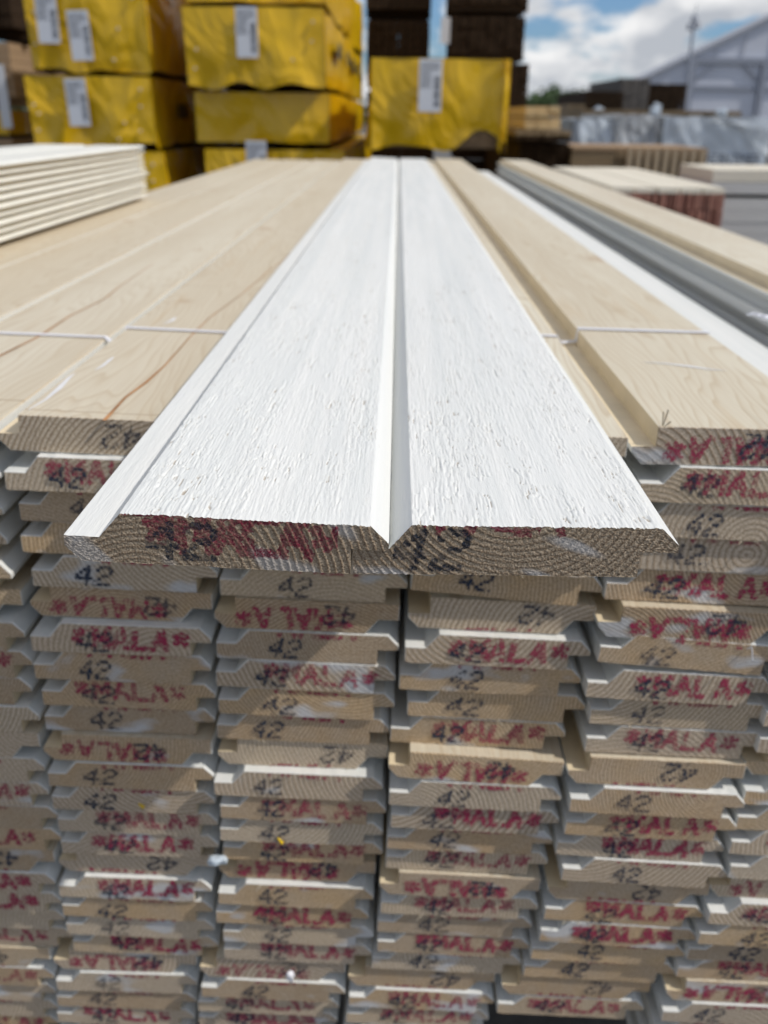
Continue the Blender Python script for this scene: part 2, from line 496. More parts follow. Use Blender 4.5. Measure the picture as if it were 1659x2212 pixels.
# front-face positions of the boards of the near pack: row: (x, depth below lens, y, slope)
ROWS = {
    'O': {0:(-0.3725,0.2112,0.6132,0.041), 1:(-0.3720,0.2400,0.6148,0.036), 2:(-0.3732,0.2688,0.6116,0.029), 3:(-0.3780,0.2975,0.6191,0.039), 4:(-0.3778,0.3263,0.6154,0.041), 5:(-0.3775,0.3551,0.6248,0.040), 6:(-0.3776,0.3839,0.6189,0.035), 7:(-0.3764,0.4126,0.6209,0.037), 8:(-0.3821,0.4414,0.6223,0.030), 9:(-0.3793,0.4702,0.6214,0.039), 10:(-0.3835,0.4989,0.6219,0.035), 11:(-0.3833,0.5277,0.6226,0.031), 12:(-0.3849,0.5565,0.6236,0.028), 13:(-0.3803,0.5853,0.6248,0.039), 14:(-0.3822,0.6140,0.6272,0.041), 15:(-0.3930,0.6428,0.6282,0.028), 16:(-0.3967,0.6716,0.6274,0.038), 17:(-0.3947,0.7003,0.6298,0.033), 18:(-0.3973,0.7291,0.6345,0.029), 19:(-0.3946,0.7579,0.6386,0.031), 20:(-0.4212,0.7867,0.6365,0.038), 21:(-0.4216,0.8154,0.6364,0.039), 22:(-0.4248,0.8442,0.6401,0.028), 23:(-0.4277,0.8730,0.6429,0.036), 24:(-0.4320,0.9018,0.6456,0.028)},
    'A': {0:(-0.2194,0.2048,0.6118,0.045), 1:(-0.2162,0.2338,0.6050,0.040), 2:(-0.2127,0.2629,0.6121,0.047), 3:(-0.2168,0.2919,0.6149,0.050), 4:(-0.2122,0.3209,0.6133,0.042), 5:(-0.2189,0.3500,0.6158,0.049), 6:(-0.2203,0.3790,0.6082,0.039), 7:(-0.2231,0.4081,0.6110,0.036), 8:(-0.2215,0.4371,0.6135,0.043), 9:(-0.2251,0.4662,0.6178,0.035), 10:(-0.2286,0.4952,0.6127,0.038), 11:(-0.2286,0.5242,0.6119,0.041), 12:(-0.2300,0.5533,0.6140,0.044), 13:(-0.2301,0.5823,0.6174,0.037), 14:(-0.2316,0.6114,0.6191,0.036), 15:(-0.2397,0.6404,0.6249,0.047), 16:(-0.2427,0.6695,0.6207,0.036), 17:(-0.2438,0.6985,0.6230,0.048), 18:(-0.2449,0.7275,0.6260,0.048), 19:(-0.2438,0.7566,0.6304,0.040), 20:(-0.2683,0.7856,0.6326,0.041), 21:(-0.2694,0.8147,0.6306,0.020), 22:(-0.2736,0.8437,0.6332,0.044), 23:(-0.2782,0.8728,0.6355,0.043), 24:(-0.2812,0.9018,0.6386,0.043)},
    'B': {0:(-0.0660,0.2099,0.5997,0.049), 1:(-0.0580,0.2384,0.5993,0.053), 2:(-0.0611,0.2669,0.6005,0.047), 3:(-0.0580,0.2955,0.6006,0.046), 4:(-0.0614,0.3240,0.6083,0.050), 5:(-0.0674,0.3525,0.6066,0.043), 6:(-0.0675,0.3810,0.6057,0.044), 7:(-0.0696,0.4095,0.6055,0.054), 8:(-0.0699,0.4381,0.6071,0.047), 9:(-0.0736,0.4666,0.6099,0.048), 10:(-0.0749,0.4951,0.6116,0.040), 11:(-0.0787,0.5236,0.6033,0.046), 12:(-0.0755,0.5521,0.6053,0.048), 13:(-0.0781,0.5807,0.6078,0.040), 14:(-0.0783,0.6092,0.6135,0.049), 15:(-0.0848,0.6377,0.6185,0.049), 16:(-0.0862,0.6662,0.6125,0.044), 17:(-0.0909,0.6947,0.6154,0.049), 18:(-0.0861,0.7233,0.6178,0.047), 19:(-0.0877,0.7518,0.6208,0.050), 20:(-0.1144,0.7803,0.6231,0.045), 21:(-0.1148,0.8088,0.6210,0.050), 22:(-0.1214,0.8373,0.6257,0.050), 23:(-0.1237,0.8658,0.6300,0.040), 24:(-0.1267,0.8944,0.6289,0.041)},
    'C': {0:(0.0905,0.2028,0.5859,0.030), 1:(0.0949,0.2318,0.5913,0.058), 2:(0.0910,0.2608,0.5881,0.049), 3:(0.0932,0.2898,0.5926,0.051), 4:(0.0898,0.3189,0.6000,0.110), 5:(0.0879,0.3479,0.6040,0.049), 6:(0.0860,0.3769,0.5972,0.050), 7:(0.0821,0.4059,0.6012,0.049), 8:(0.0895,0.4349,0.6045,0.050), 9:(0.0756,0.4639,0.6058,0.053), 10:(0.0744,0.4929,0.5933,0.075), 11:(0.0755,0.5219,0.5931,0.050), 12:(0.0772,0.5509,0.5963,0.056), 13:(0.0742,0.5800,0.6010,0.045), 14:(0.0734,0.6090,0.6057,0.053), 15:(0.0680,0.6380,0.6023,0.055), 16:(0.0692,0.6670,0.6061,0.049), 17:(0.0662,0.6960,0.6097,0.048), 18:(0.0665,0.7250,0.6109,0.056), 19:(0.0610,0.7540,0.6154,0.048), 20:(0.0371,0.7830,0.6186,0.048), 21:(0.0378,0.8120,0.6161,0.051), 22:(0.0346,0.8411,0.6190,0.055), 23:(0.0316,0.8701,0.6197,0.046), 24:(0.0286,0.8991,0.6222,0.050)},
    'D': {0:(0.2425,0.1974,0.5891,0.020), 1:(0.2514,0.2266,0.5865,0.035), 2:(0.2486,0.2558,0.5891,0.040), 3:(0.2458,0.2851,0.5932,0.040), 4:(0.2392,0.3143,0.5961,0.045), 5:(0.2347,0.3435,0.5878,0.056), 6:(0.2385,0.3727,0.5876,0.095), 7:(0.2325,0.4020,0.5884,0.063), 8:(0.2393,0.4312,0.5931,0.057), 9:(0.2389,0.4604,0.5933,0.054), 10:(0.2258,0.4896,0.5887,0.053), 11:(0.2301,0.5188,0.5853,0.058), 12:(0.2297,0.5481,0.5894,0.054), 13:(0.2256,0.5773,0.5944,0.062), 14:(0.2329,0.6065,0.5926,0.063), 15:(0.2233,0.6357,0.5992,0.054), 16:(0.2232,0.6649,0.6000,0.070), 17:(0.2215,0.6942,0.6000,0.075), 18:(0.2160,0.7234,0.6045,0.060), 19:(0.2117,0.7526,0.6085,0.062), 20:(0.1919,0.7818,0.6110,0.056), 21:(0.1896,0.8110,0.6114,0.053), 22:(0.1866,0.8403,0.7282,0.055), 23:(0.1836,0.8695,0.7327,0.062), 24:(0.1806,0.8987,0.7311,0.055)},
    'E': {2:(0.3873,0.2513,0.5801,0.053), 3:(0.3811,0.2801,0.5755,0.054), 4:(0.3806,0.3089,0.5833,0.054), 5:(0.3807,0.3377,0.5817,0.054), 6:(0.3787,0.3665,0.5819,0.061), 7:(0.3780,0.3953,0.5818,0.050), 8:(0.3780,0.4241,0.5848,0.048), 9:(0.3787,0.4529,0.5866,0.061), 10:(0.3751,0.4817,0.5940,0.060), 11:(0.3785,0.5105,0.5895,0.062), 12:(0.3774,0.5393,0.5902,0.054), 13:(0.3769,0.5681,0.5901,0.061), 14:(0.3813,0.5969,0.5902,0.061), 15:(0.3708,0.6257,0.5969,0.051), 16:(0.3721,0.6545,0.5904,0.058), 17:(0.3681,0.6833,0.5922,0.060), 18:(0.3639,0.7121,0.5988,0.057), 19:(0.3592,0.7409,0.6022,0.055), 20:(0.3517,0.7697,0.5997,0.052), 21:(0.3514,0.7985,0.5975,0.053), 22:(0.3484,0.8273,0.6014,0.051), 23:(0.3454,0.8561,0.6057,0.049), 24:(0.3424,0.8849,0.6063,0.056)},
}

# ------------------------------------------------------------------ ground (one sheet to the horizon)
k = N('yard_asphalt')
pc = k.obj()
g1 = k.noise(pc, 0.35, 5, 0.6)
g2 = k.noise(pc, 45.0, 3, 0.6)
gc = k.mix(g1, (0.085, 0.083, 0.08), (0.15, 0.145, 0.135))
k.set(k.mix(k.ramp(g2, [(0.3, 0.0), (0.7, 0.5)]), gc, (0.19, 0.185, 0.175)), 0.9, 0.2)
k.bump(g2, 0.4, 0.004)
gm = MB()
gm.quad((-600, -60, 0), (600, -60, 0), (600, 1200, 0), (-600, 1200, 0))
tag(link('ground', gm.mesh('ground', k.m)), 'grey asphalt of the timber yard', None, kind='structure')

# ------------------------------------------------------------------ the cladding board
BW, T = 0.148, 0.0282
P_X = [0.0, 0.001, 0.131, 0.131, 0.148, 0.148, 0.1395, 0.0265, 0.016, 0.0]
P_Z = [0.001, 0.0, 0.0, 0.0147, 0.0152, 0.0190, T, T, 0.0149, 0.0149]
RAWSEG = {0, 1, 2, 3}
BLEN = 4.2


def board_mesh(name, seed, paint=None):
    r = random.Random(seed)
    pts, seg = [], []
    n = len(P_X)
    for i in range(n):
        a = (P_X[i], P_Z[i])
        b = (P_X[(i + 1) % n], P_Z[(i + 1) % n])
        L = math.hypot(b[0] - a[0], b[1] - a[1])
        m = max(1, int(L / 0.006)) if i in (1, 6, 8) else (2 if L > 0.008 else 1)
        for j in range(m):
            t = j / m
            pts.append((a[0] + (b[0] - a[0]) * t, a[1] + (b[1] - a[1]) * t))
            seg.append(i)
    m = len(pts)
    ys = [0.0, 0.0006, 0.012, 0.06, 0.4, 1.4, 2.8, BLEN]
    v, f, mi = [], [], []
    jy = [r.uniform(-0.00035, 0.00035) for _ in pts]
    for q, y in enumerate(ys):
        for i, (x, z) in enumerate(pts):
            px, pz = x - BW / 2, z - T / 2
            if q == 0:      # eased arris of the sawn end
                s = 0.00045
                px -= math.copysign(s, px)
                pz -= math.copysign(s, pz)
                v.append((px, jy[i] * 0.4, pz))
            else:
                w = 1.0 if q < 3 else 0.0
                v.append((px, y + (jy[i] if q == 1 else 0), pz + (r.uniform(-0.0003, 0.0003) * w if seg[i] in (6, 1) else 0)))
    for q in range(len(ys) - 1):
        for i in range(m):
            j = (i + 1) % m
            a = q * m
            f.append((a + i, a + j, a + m + j, a + m + i))
            mi.append(3 if seg[i] in (2, 3) else 1 if seg[i] in RAWSEG else 0)
            if q == 0:
                mi[-1] = 2 if seg[i] in RAWSEG else 0
    f.append(tuple(m - 1 - i for i in range(m))[::-1])
    mi.append(2)
    k0 = (len(ys) - 1) * m
    f.append(tuple(k0 + i for i in range(m))[::-1])
    mi.append(2)
    return pydata(name, v, f, [paint or M_WHITE, M_RAW, M_END, M_REBATE], mi)


BOARD_MESHES = [board_mesh('cladding_board', s) for s in range(5)]
PANEL_MESH = board_mesh('panel_board', 9, M_CREAM)


def top_z(x):
    return np.interp(x, [0, 0.016, 0.0265, 0.1395, 0.148], [0.0149, 0.0149, T, T, 0.0190])


def bot_z(x):
    return np.where(x > 0.131, 0.0152, 0.0)


GLYPH = {
    'M': [[(0, 0), (0, 1), (0.5, 0.35), (1, 1), (1, 0)]],
    'A': [[(0, 0), (0.5, 1), (1, 0)], [(0.2, 0.36), (0.8, 0.36)]],
    'L': [[(0.05, 1), (0.05, 0), (0.95, 0)]],
    '*': [[(0.1, 0.35), (0.9, 0.75)], [(0.1, 0.75), (0.9, 0.35)], [(0.5, 0.25), (0.5, 0.85)]],
}
DOTS = {'4': ['00010', '00110', '01010', '10010', '11111', '00010', '00010'],
        '2': ['01110', '10001', '00001', '00110', '01000', '10000', '11111']}


def seg_dist(x, z, a, b):
    ax, az = a
    dx, dz = b[0] - ax, b[1] - az
    t = np.clip(((x - ax) * dx + (z - az) * dz) / (dx * dx + dz * dz + 1e-12), 0, 1)
    return np.hypot(x - ax - t * dx, z - az - t * dz)


def red_field(x, z, x0, z0, h, pitch=0.0162, cw=0.0115, shear=0.0, sag=0.0):
    """distance to the strokes of *MALA*"""
    d = np.full(np.shape(x), 1.0)
    for i, c in enumerate('*MALA*'):
        ox = x0 + i * pitch
        oz = z0 + sag * (i - 2.5)
        for pl in GLYPH[c]:
            q = [(ox + p[0] * cw + shear * p[1] * h, oz + p[1] * h) for p in pl]
            for a, b in zip(q[:-1], q[1:]):
                d = np.minimum(d, seg_dist(x, z, a, b))
    return d


def num_field(x, z, x0, z0, h, w=0.0100, gap=0.0145, shear=0.0):
    """distance to the jet dots of 42"""
    d = np.full(np.shape(x), 1.0)
    for i, c in enumerate('42'):
        for r, row in enumerate(DOTS[c]):
            for q, s in enumerate(row):
                if s == '1':
                    t = 1 - r / 6
                    d = np.minimum(d, np.hypot(x - (x0 + i * gap + q / 4 * w + shear * t * h), z - (z0 + t * h)))
    return d


def stamp_mesh(name, field, rad, mat, seed, ragged=0.0006, cell=0.0007):
    xs = np.arange(0.002, 0.146, cell)
    zs = np.arange(0.0005, T, cell)
    X, Z = np.meshgrid(xs, zs)
    nz = vnoise(X * 900, Z * 900, seed) - 0.5
    nb = vnoise(X * 260, Z * 200, seed + 5)
    d = field(X, Z)
    on = (d < rad + nz * ragged * 2) & (nb > 0.20) & (Z + cell < top_z(X) - 0.0006) & (Z + cell < top_z(X + cell) - 0.0006) \
        & (Z > bot_z(X + cell) + 0.0006) & (Z > bot_z(X) + 0.0006)
    v, f = [], []
    idx = {}
    for j, i in zip(*np.nonzero(on)):
        q = []
        for a, b in ((i, j), (i + 1, j), (i + 1, j + 1), (i, j + 1)):
            if (a, b) not in idx:
                idx[(a, b)] = len(v)
                v.append((0.002 + a * cell - BW / 2, -0.0006, 0.0005 + b * cell - T / 2))
            q.append(idx[(a, b)])
        f.append(q)
    return pydata(name, v, f, mat)


RED_FULL, RED_CUT, NUM = [], [], []
for s in range(12):
    r = random.Random(100 + s)
    x0, z0, h = 0.034 + r.uniform(-0.006, 0.005), 0.0078 + r.uniform(-0.002, 0.0025), 0.0165 + r.uniform(-0.001, 0.001)
    sh, sg = r.uniform(-0.12, 0.2), r.uniform(-0.0007, 0.0005)
    RED_FULL.append(stamp_mesh('red_stamp', lambda x, z: red_field(x, z, x0, z0, h, shear=sh, sag=sg), r.uniform(0.0019, 0.0029), M_RED, s, r.uniform(0.0010, 0.0018)))
    x1, z1 = 0.034 + r.uniform(-0.004, 0.006), 0.0262 - r.uniform(0.0002, 0.0022)
    RED_CUT.append(stamp_mesh('red_stamp', lambda x, z: red_field(x, z, x1, z1, 0.016, shear=sh, sag=sg), 0.0020, M_RED, s + 20, 0.0010))
    x2, z2 = 0.036 + r.uniform(-0.005, 0.004), 0.0045 + r.uniform(-0.002, 0.002)
    s2 = r.uniform(-0.05, 0.3)
    NUM.append(stamp_mesh('number_stamp', lambda x, z: num_field(x, z, x2, z2, 0.0165, shear=s2), 0.00172, M_BLACK, s + 40, 0.0003))

ORD = ['first', 'second', 'third', 'fourth', 'fifth', 'sixth', 'seventh', 'eighth', 'ninth', 'tenth', 'eleventh', 'twelfth', 'thirteenth',
       'fourteenth', 'fifteenth', 'sixteenth', 'seventeenth', 'eighteenth', 'nineteenth', 'twentieth', 'twenty-first', 'twenty-second',
       'twenty-third', 'twenty-fourth', 'twenty-fifth']
PLACE = {'O': 'column at the left edge', 'A': 'column second from the left edge', 'B': 'column left of the dark gap',
         'C': 'column right of the dark gap', 'D': 'column second right of the dark gap', 'E': 'column at the right edge'}
FULL = {'O': {6, 7, 12, 14, 16, 17, 19, 21, 24}, 'A': {1, 5, 6, 8, 10, 13, 14, 16, 19, 20, 23, 24},
        'B': {5, 7, 12, 14, 15, 17, 19, 20, 22, 23}, 'C': {6, 9, 10, 12, 14, 15, 16, 18, 21, 22},
        'D': {0, 1, 4, 5, 7, 9, 12, 13, 16, 17, 21}, 'E': {4, 7, 10, 13, 15, 16, 19, 20, 22}}
PLAIN = {('C', 4), ('A', 0), ('O', 10), ('O', 18), ('C', 8)}
GROUP = 'cladding boards stacked in the near pack'
rr = random.Random(21)
BOARDS = {}


def place_board(X, h, Y, tilt, flip, name='cladding_board'):
    """h = depth of the board's upper face below the lens"""
    ang = tilt + (math.pi if flip else 0)
    return link(name, rr.choice(BOARD_MESHES), None, (X, Y, CZ - h - T / 2), (0, ang, 0))


for c, rows in ROWS.items():
    for r, (X, h, Y, sl) in rows.items():
        flip = r % 5 == 0
        tilt = math.atan((sl - 0.013) / 0.87) * 0.85
        dz = {('C', 4): 0.003, ('D', 6): 0.0028}.get((c, r), 0)
        o = place_board(X, h - dz, Y, tilt, flip)
        full = r in FULL[c]
        look = ('upturned bare board' if flip else 'whitewashed board') + (' stamped red' if full else ' numbered black')
        tag(o, '%s, %s from the top, %s' % (look, ORD[r], PLACE[c]), 'board', GROUP)
        BOARDS[(c, r)] = o
        a = link('red_stamp', rr.choice(RED_FULL if full else RED_CUT), o)
        if (c, r) in PLAIN:
            bpy.data.objects.remove(a)
        if (c, r) not in PLAIN:
            a.rotation_euler = (0, rr.uniform(-0.03, 0.03), 0)
        b = link('number_stamp', rr.choice(NUM), o)
        b.rotation_euler = (0, rr.uniform(-0.05, 0.05), 0)
        b.location = (rr.uniform(-0.006, 0.005), -0.0003, rr.uniform(-0.0012, 0.0012))
        b.scale = (rr.uniform(0.88, 1.08), 1, rr.uniform(0.9, 1.0))

# slivers torn loose along the sawn edges
for (c, r) in rr.sample(sorted(BOARDS), 46):
    m = MB()
    for q in range(rr.randint(1, 3)):
        x = rr.uniform(-0.055, 0.05)
        z = rr.choice((-T / 2, T / 2)) * 0.96
        L = rr.uniform(0.003, 0.009)
        m.tube((x, 0.001, z), (x + rr.uniform(-1, 1) * L, -0.4 * L, z - rr.uniform(-0.3, 0.6) * L), 0.0005, 0.0002, 4)
    link('splinter', m.mesh('splinter', M_RAW), BOARDS[(c, r)])

# columns of the pack that run on outside the frame: their top boards show, the rest carry them
for c, dx, top, lab in (('N', -0.149, 'bare spruce board lying beside the raised pile of white boards', 'white-primed board inside the pack, hidden under the raised white pile'),
                        ('M', -0.298, 'bare spruce board lying under the raised pile of white boards', 'white-primed board inside the pack, hidden under the raised white pile')):
    for r, (X, h, Y, sl) in ROWS['O'].items():
        o = place_board(X + dx + rr.uniform(-0.003, 0.003), h + 0.0004, Y + rr.uniform(-0.006, 0.006), 0.02, r % 5 == 0)
        tag(o, top if r == 0 else lab, 'board', GROUP)
for r in range(0, 25):
    h = ROWS['D'][r][1] + 0.0002
    X = 0.572 - 0.004 * max(0, r - 2)
    o = place_board(X, h, 0.585, 0.02, r % 5 == 0)
    tag(o, {0: 'bare spruce board on top of the right-hand edge of the near pack', 1: 'white-primed board under the topmost bare board at the right-hand edge'}.get(
        r, 'white-primed board inside the pack, hidden below its right-hand edge'), 'board', GROUP)

# timber bearers under the pack
bm_ = MB()
bm_.box(-0.80, 0.62, -0.05, 0.05, 0, 0.128)
beam = bm_.mesh('bearer', M_RAW)
for i, y in enumerate((1.0, 2.7, 4.4)):
    tag(link('bearer', beam, None, (0, y, 0)), ['squared timber bearer under the front of the near pack', 'squared timber bearer under the middle of the near pack',
        'squared timber bearer under the far end of the near pack'][i], 'bearer', 'bearers under the near pack')

# raised pile of white boards at the left, lying on the pack
PILE_W = ['lowest', 'second', 'third', 'fourth', 'fifth', 'sixth', 'seventh', 'eighth', 'ninth', 'topmost']
for lv in range(10):
    for q in range(2):
        hh = ROWS['O'][0][1] - 0.005 - (lv + 1) * 0.0128
        o = place_board(-0.733 - q * 0.151 + rr.uniform(-0.003, 0.003), hh, -1.745 + rr.uniform(-0.012, 0.012), 0.0, False, 'panel_board')
        o.data = PANEL_MESH
        o.scale = (1, 1, 0.445)
        o.location.z = CZ - hh - T * 0.2225
        tag(o, ('%s thin white board, near side of the raised left pile' % PILE_W[lv]) if q == 0 else
            ('topmost thin white board along the far side of the raised left pile' if lv == 9 else 'thin white board inside the raised left pile, behind its near side'), 'board',
            'white boards of the raised left pile')

# ------------------------------------------------------------------ the two boards pulled out in front (carved in full relief)
k0 = 1.0


def fg_board(name, cxz, inkfn, seed, chip, loc, rot):
    w = BW * FGK
    Tz = 0.0255
    ux = np.array([0.0, 0.016, 0.0265, 0.1395, 0.148]) * FGK
    uz = np.array([0.0128, 0.0128, Tz, Tz, 0.0170])
    amp_k = [0.55, 0.10, 1.0, 0.10]
    xs, zs, nx_, nz_, am = [], [], [], [], []
    for i in range(4):
        L = math.hypot(ux[i + 1] - ux[i], uz[i + 1] - uz[i])
        m = int(L / 0.00045)
        t = np.arange(m + (1 if i == 3 else 0)) / m
        xs.append(ux[i] + (ux[i + 1] - ux[i]) * t)
        zs.append(uz[i] + (uz[i + 1] - uz[i]) * t)
        nx_.append(np.full(len(t), -(uz[i + 1] - uz[i]) / L))
        nz_.append(np.full(len(t), (ux[i + 1] - ux[i]) / L))
        am.append(np.full(len(t), amp_k[i]))
    xs, zs, nx_, nz_, am = map(np.concatenate, (xs, zs, nx_, nz_, am))
    ys = [0.0]
    st = 0.00055
    while ys[-1] < 4.0:
        if ys[-1] > 0.14:
            st *= 1.02
        ys.append(ys[-1] + min(st, 0.12))
    ys = np.array(ys)
    Xg, Yg = np.meshgrid(xs * 1000, ys * 1000)
    A = np.tile(am, (len(ys), 1))
    # fibre relief, millimetres
    wp = vnoise(Xg / 6, Yg / 20, seed) * 2 - 1 + 0.6 * (vnoise(Xg / 2.4, Yg / 7, seed + 1) * 2 - 1)
    f1 = 1 - np.abs(2 * vnoise((Xg + 1.3 * wp) / 1.5, Yg / 16, seed + 2) - 1)
    f2 = vnoise((Xg + wp) / 0.7, Yg / 4.0, seed + 3)
    fl = sstep(0.40, 0.50, vnoise((Xg + 0.35 * wp) / 0.9, (Yg + 2 * wp) / 22, seed + 4))
    fl2 = sstep(0.44, 0.54, vnoise((Xg + 0.3 * wp) / 0.55, Yg / 7, seed + 5))
    fl3 = sstep(0.46, 0.52, vnoise((Xg + 0.5 * wp) / 1.6, (Yg + wp) / 7, seed + 8))
    patch = sstep(0.34, 0.60, vnoise(Xg / 15, Yg / 70, seed + 6) * 0.6 + vnoise(Xg / 5, Yg / 20, seed + 7) * 0.4)
    crk = 1 - sstep(0.03, 0.17, np.abs(2 * vnoise((Xg + 0.45 * wp) / 1.0, (Yg + 3 * wp) / 14, seed + 13) - 1))
    crk = crk * sstep(0.40, 0.58, vnoise(Xg / 3.0, Yg / 9, seed + 14))
    lin = vnoise(Xg / 0.5, Yg / 30, seed + 15)
    H = 0.04 * f1 + 0.05 * f2 + 0.11 * lin + (0.03 + 0.06 * patch) * fl + (0.02 + 0.08 * patch) * fl2 + 0.02 * patch * fl3 - (0.05 + 0.24 * patch) * crk
    smear = sstep(0.66, 0.74, vnoise(Xg / 12, Yg / 26, seed + 16) * 0.7 + vnoise(Xg / 4, Yg / 8, seed + 17) * 0.3)
    H = H * (1 - 0.85 * smear) + 0.10 * smear
    Hs = 0.22 * (1 - np.abs(2 * vnoise((Xg + 0.8 * wp) / 2.2, Yg / 45, seed + 9) - 1)) + 0.06 * f2
    ridge = (np.tile(nz_, (len(ys), 1)) > 0.99) & (Xg < 16.2 * FGK)
    H = np.where(ridge, Hs * 1.3, H)
    Hc = vnoise(Xg / 0.55, Yg / 70, seed + 10) * 0.9
    H = np.where(A < 0.2, Hc, H)
    fade = np.interp(ys, [0.0, 0.5, 1.2], [1.0, 1.0, 0.6])[:, None]
    D = A * H * fade * 1e-3 * np.where(A > 0.9, 2.1, 1.3)
    bare = np.where(A > 0.9, (1 - sstep(-0.10, 0.0, H)) * sstep(0.5, 0.8, patch) * sstep(0.45, 0.65, vnoise(Xg / 6, Yg / 16, seed + 12)), 0) * 0.75
    rag = np.exp(-ys / 0.0009)[:, None] * (vnoise(Xg / 0.8, Yg * 0 + 3, seed + 11) * 0.55 + vnoise(Xg / 2.7, Yg * 0 + 7, seed + 11) * 0.35) * 1e-3 * np.where(A > 0.9, 1, 0.35)
    D = D - rag
    # sawn end as a height field
    ccx, ccz = cxz

    def end_rel(x, z):
        xm, zm = x * 1000, z * 1000
        wob = vnoise(xm / 26, zm / 22, seed + 30) * 4.0 + vnoise(xm / 5, zm / 5, seed + 31) * 0.5
        rad = np.hypot(xm - ccx, zm - ccz) + wob
        ph = np.mod(rad / 3.5, 1.0)
        ring = np.interp(ph, [0, 0.45, 0.78, 0.90, 1.0], [0.0, 0.2, 1.0, 0.85, 0.0])
        tear = vnoise(xm / 0.42, zm / 0.42, seed + 32)
        tear2 = sstep(0.42, 0.58, vnoise((xm + zm * 0.5) / 0.8, zm / 0.65, seed + 33))
        strong = sstep(0.25, 0.7, vnoise(xm / 40, zm / 30, seed + 34) * 0.5 + 0.5 * np.clip((xm - 60) / 60 if chip else (90 - xm) / 90, 0, 1))
        e = ring * (0.14 + 0.42 * strong) + 0.34 * tear + 0.20 * tear2
        return -(e - 0.35) * 1e-3, ring

    V, F, MI, INK, BARE, RING = [], [], [], [], [], []

    def grid(PX, PY, PZ, mi, ink=None, bare_=None, ring_=None, flip=False):
        b = sum(len(q) for q in V)
        r_, c_ = PX.shape
        V.append(np.stack([PX.ravel(), PY.ravel(), PZ.ravel()], 1))
        n = r_ * c_
        INK.append(np.zeros((n, 4)) if ink is None else ink.reshape(n, 4))
        BARE.append(np.zeros(n) if bare_ is None else bare_.ravel())
        RING.append(np.zeros(n) if ring_ is None else ring_.ravel())
        i = (np.arange(r_ - 1)[:, None] * c_ + np.arange(c_ - 1)[None, :]).ravel() + b
        q = np.stack([i, i + 1, i + c_ + 1, i + c_], 1)
        if flip:
            q = q[:, ::-1]
        F.append(q)
        MI.append(np.full(len(q), mi))
    PX = xs[None, :] + nx_[None, :] * D
    PZ = zs[None, :] + nz_[None, :] * D
    PY = np.tile(ys[:, None], (1, len(xs)))
    ey, _ = end_rel(xs, zs)
    PY[0, :] = ey
    PY[1, :] = np.maximum(PY[1, :], ey + 0.0002)
    grid(PX, PY, PZ, 0, bare_=bare)
    zt_front = lambda x: np.interp(x, PX[0, :], PZ[0, :])

    def zbot(x):
        z = np.where(x > 0.131 * FGK, 0.0130, 0.0)
        if chip:
            z = np.maximum(z, 0.0078 - x * 1.05 + (vnoise(x * 700, x * 0, 3) - 0.5) * 0.0012)
        return z + (vnoise(x * 1200, x * 0 + 0.5, seed + 40) - 0.5) * 0.0004
    for x0, x1 in ((0.0, 0.016 * FGK), (0.016 * FGK, 0.131 * FGK - 1e-5), (0.131 * FGK + 1e-5, 0.148 * FGK)):
        m = max(4, int((x1 - x0) / 0.0004))
        gx = np.linspace(x0, x1, m)
        tt = np.linspace(0, 1, 62)
        zb, zt = zbot(gx), zt_front(gx)
        GX = np.tile(gx, (62, 1))
        GZ = zb[None, :] + (zt - zb)[None, :] * tt[:, None]
        EY, RG = end_rel(GX, GZ)
        ink = np.zeros(GX.shape + (4,))
        ink[..., 3] = 1
        red, blk, pale = inkfn(GX, GZ)
        worn = np.clip(0.45 + 0.8 * vnoise(GX * 1800, GZ * 1800, seed + 51) - 0.45 * RG * (vnoise(GX * 120, GZ * 120, seed + 52) > 0.4), 0, 1)
        red, blk = red * worn, blk * np.clip(worn + 0.15, 0, 1)
        ink[..., 0], ink[..., 1], ink[..., 2] = red, blk, pale
        grid(GX, EY, GZ, 1, ink=ink, ring_=RG)
    # under side, step, edges (plain faces running back)
    def strip(pa, pb, mi):
        n = 24
        t = np.linspace(0, 1, n)
        x = pa[0] + (pb[0] - pa[0]) * t
        z = pa[1] + (pb[1] - pa[1]) * t
        e0, _ = end_rel(x, z)
        Ys = np.stack([e0, np.full(n, 0.02), np.full(n, 4.0)], 0)
        grid(np.tile(x, (3, 1)), Ys, np.tile(z, (3, 1)), mi)
    c0 = 0.0074 if chip else 0.0
    strip((0.148 * FGK, 0.0170), (0.148 * FGK, 0.0130), 0)
    strip((0.148 * FGK, 0.0130), (0.131 * FGK, 0.0130), 2)
    strip((0.131 * FGK, 0.0130), (0.131 * FGK, 0.0), 2)
    strip((0.131 * FGK, 0.0), (c0, 0.0), 2)
    if chip:
        strip((c0, 0.0), (0.0, 0.0078), 1)
        strip((0.0, 0.0078), (0.0, 0.0128), 0)
    else:
        strip((0.0, 0.0), (0.0, 0.0128), 0)
    V_ = np.concatenate(V)
    F_ = np.concatenate(F)
    V_[:, 0] -= w / 2
    me = bpy.data.meshes.new(name)
    me.vertices.add(len(V_))
    me.vertices.foreach_set('co', V_.astype(np.float32).ravel())
    me.loops.add(F_.size)
    me.loops.foreach_set('vertex_index', F_.astype(np.int32).ravel())
    me.polygons.add(len(F_))
    me.polygons.foreach_set('loop_start', (np.arange(len(F_)) * 4).astype(np.int32))
    me.polygons.foreach_set('material_index', np.concatenate(MI).astype(np.int32))
    me.update(calc_edges=True)
    for m in (M_WHITE_FG, M_END_FG, M_RAW):
        me.materials.append(m)
    at1 = me.attributes.new('ink', 'FLOAT_COLOR', 'POINT')
    at1.data.foreach_set('color', np.concatenate(INK).astype(np.float32).ravel())
    at2 = me.attributes.new('bare', 'FLOAT', 'POINT')
    at2.data.foreach_set('value', np.concatenate(BARE).astype(np.float32))
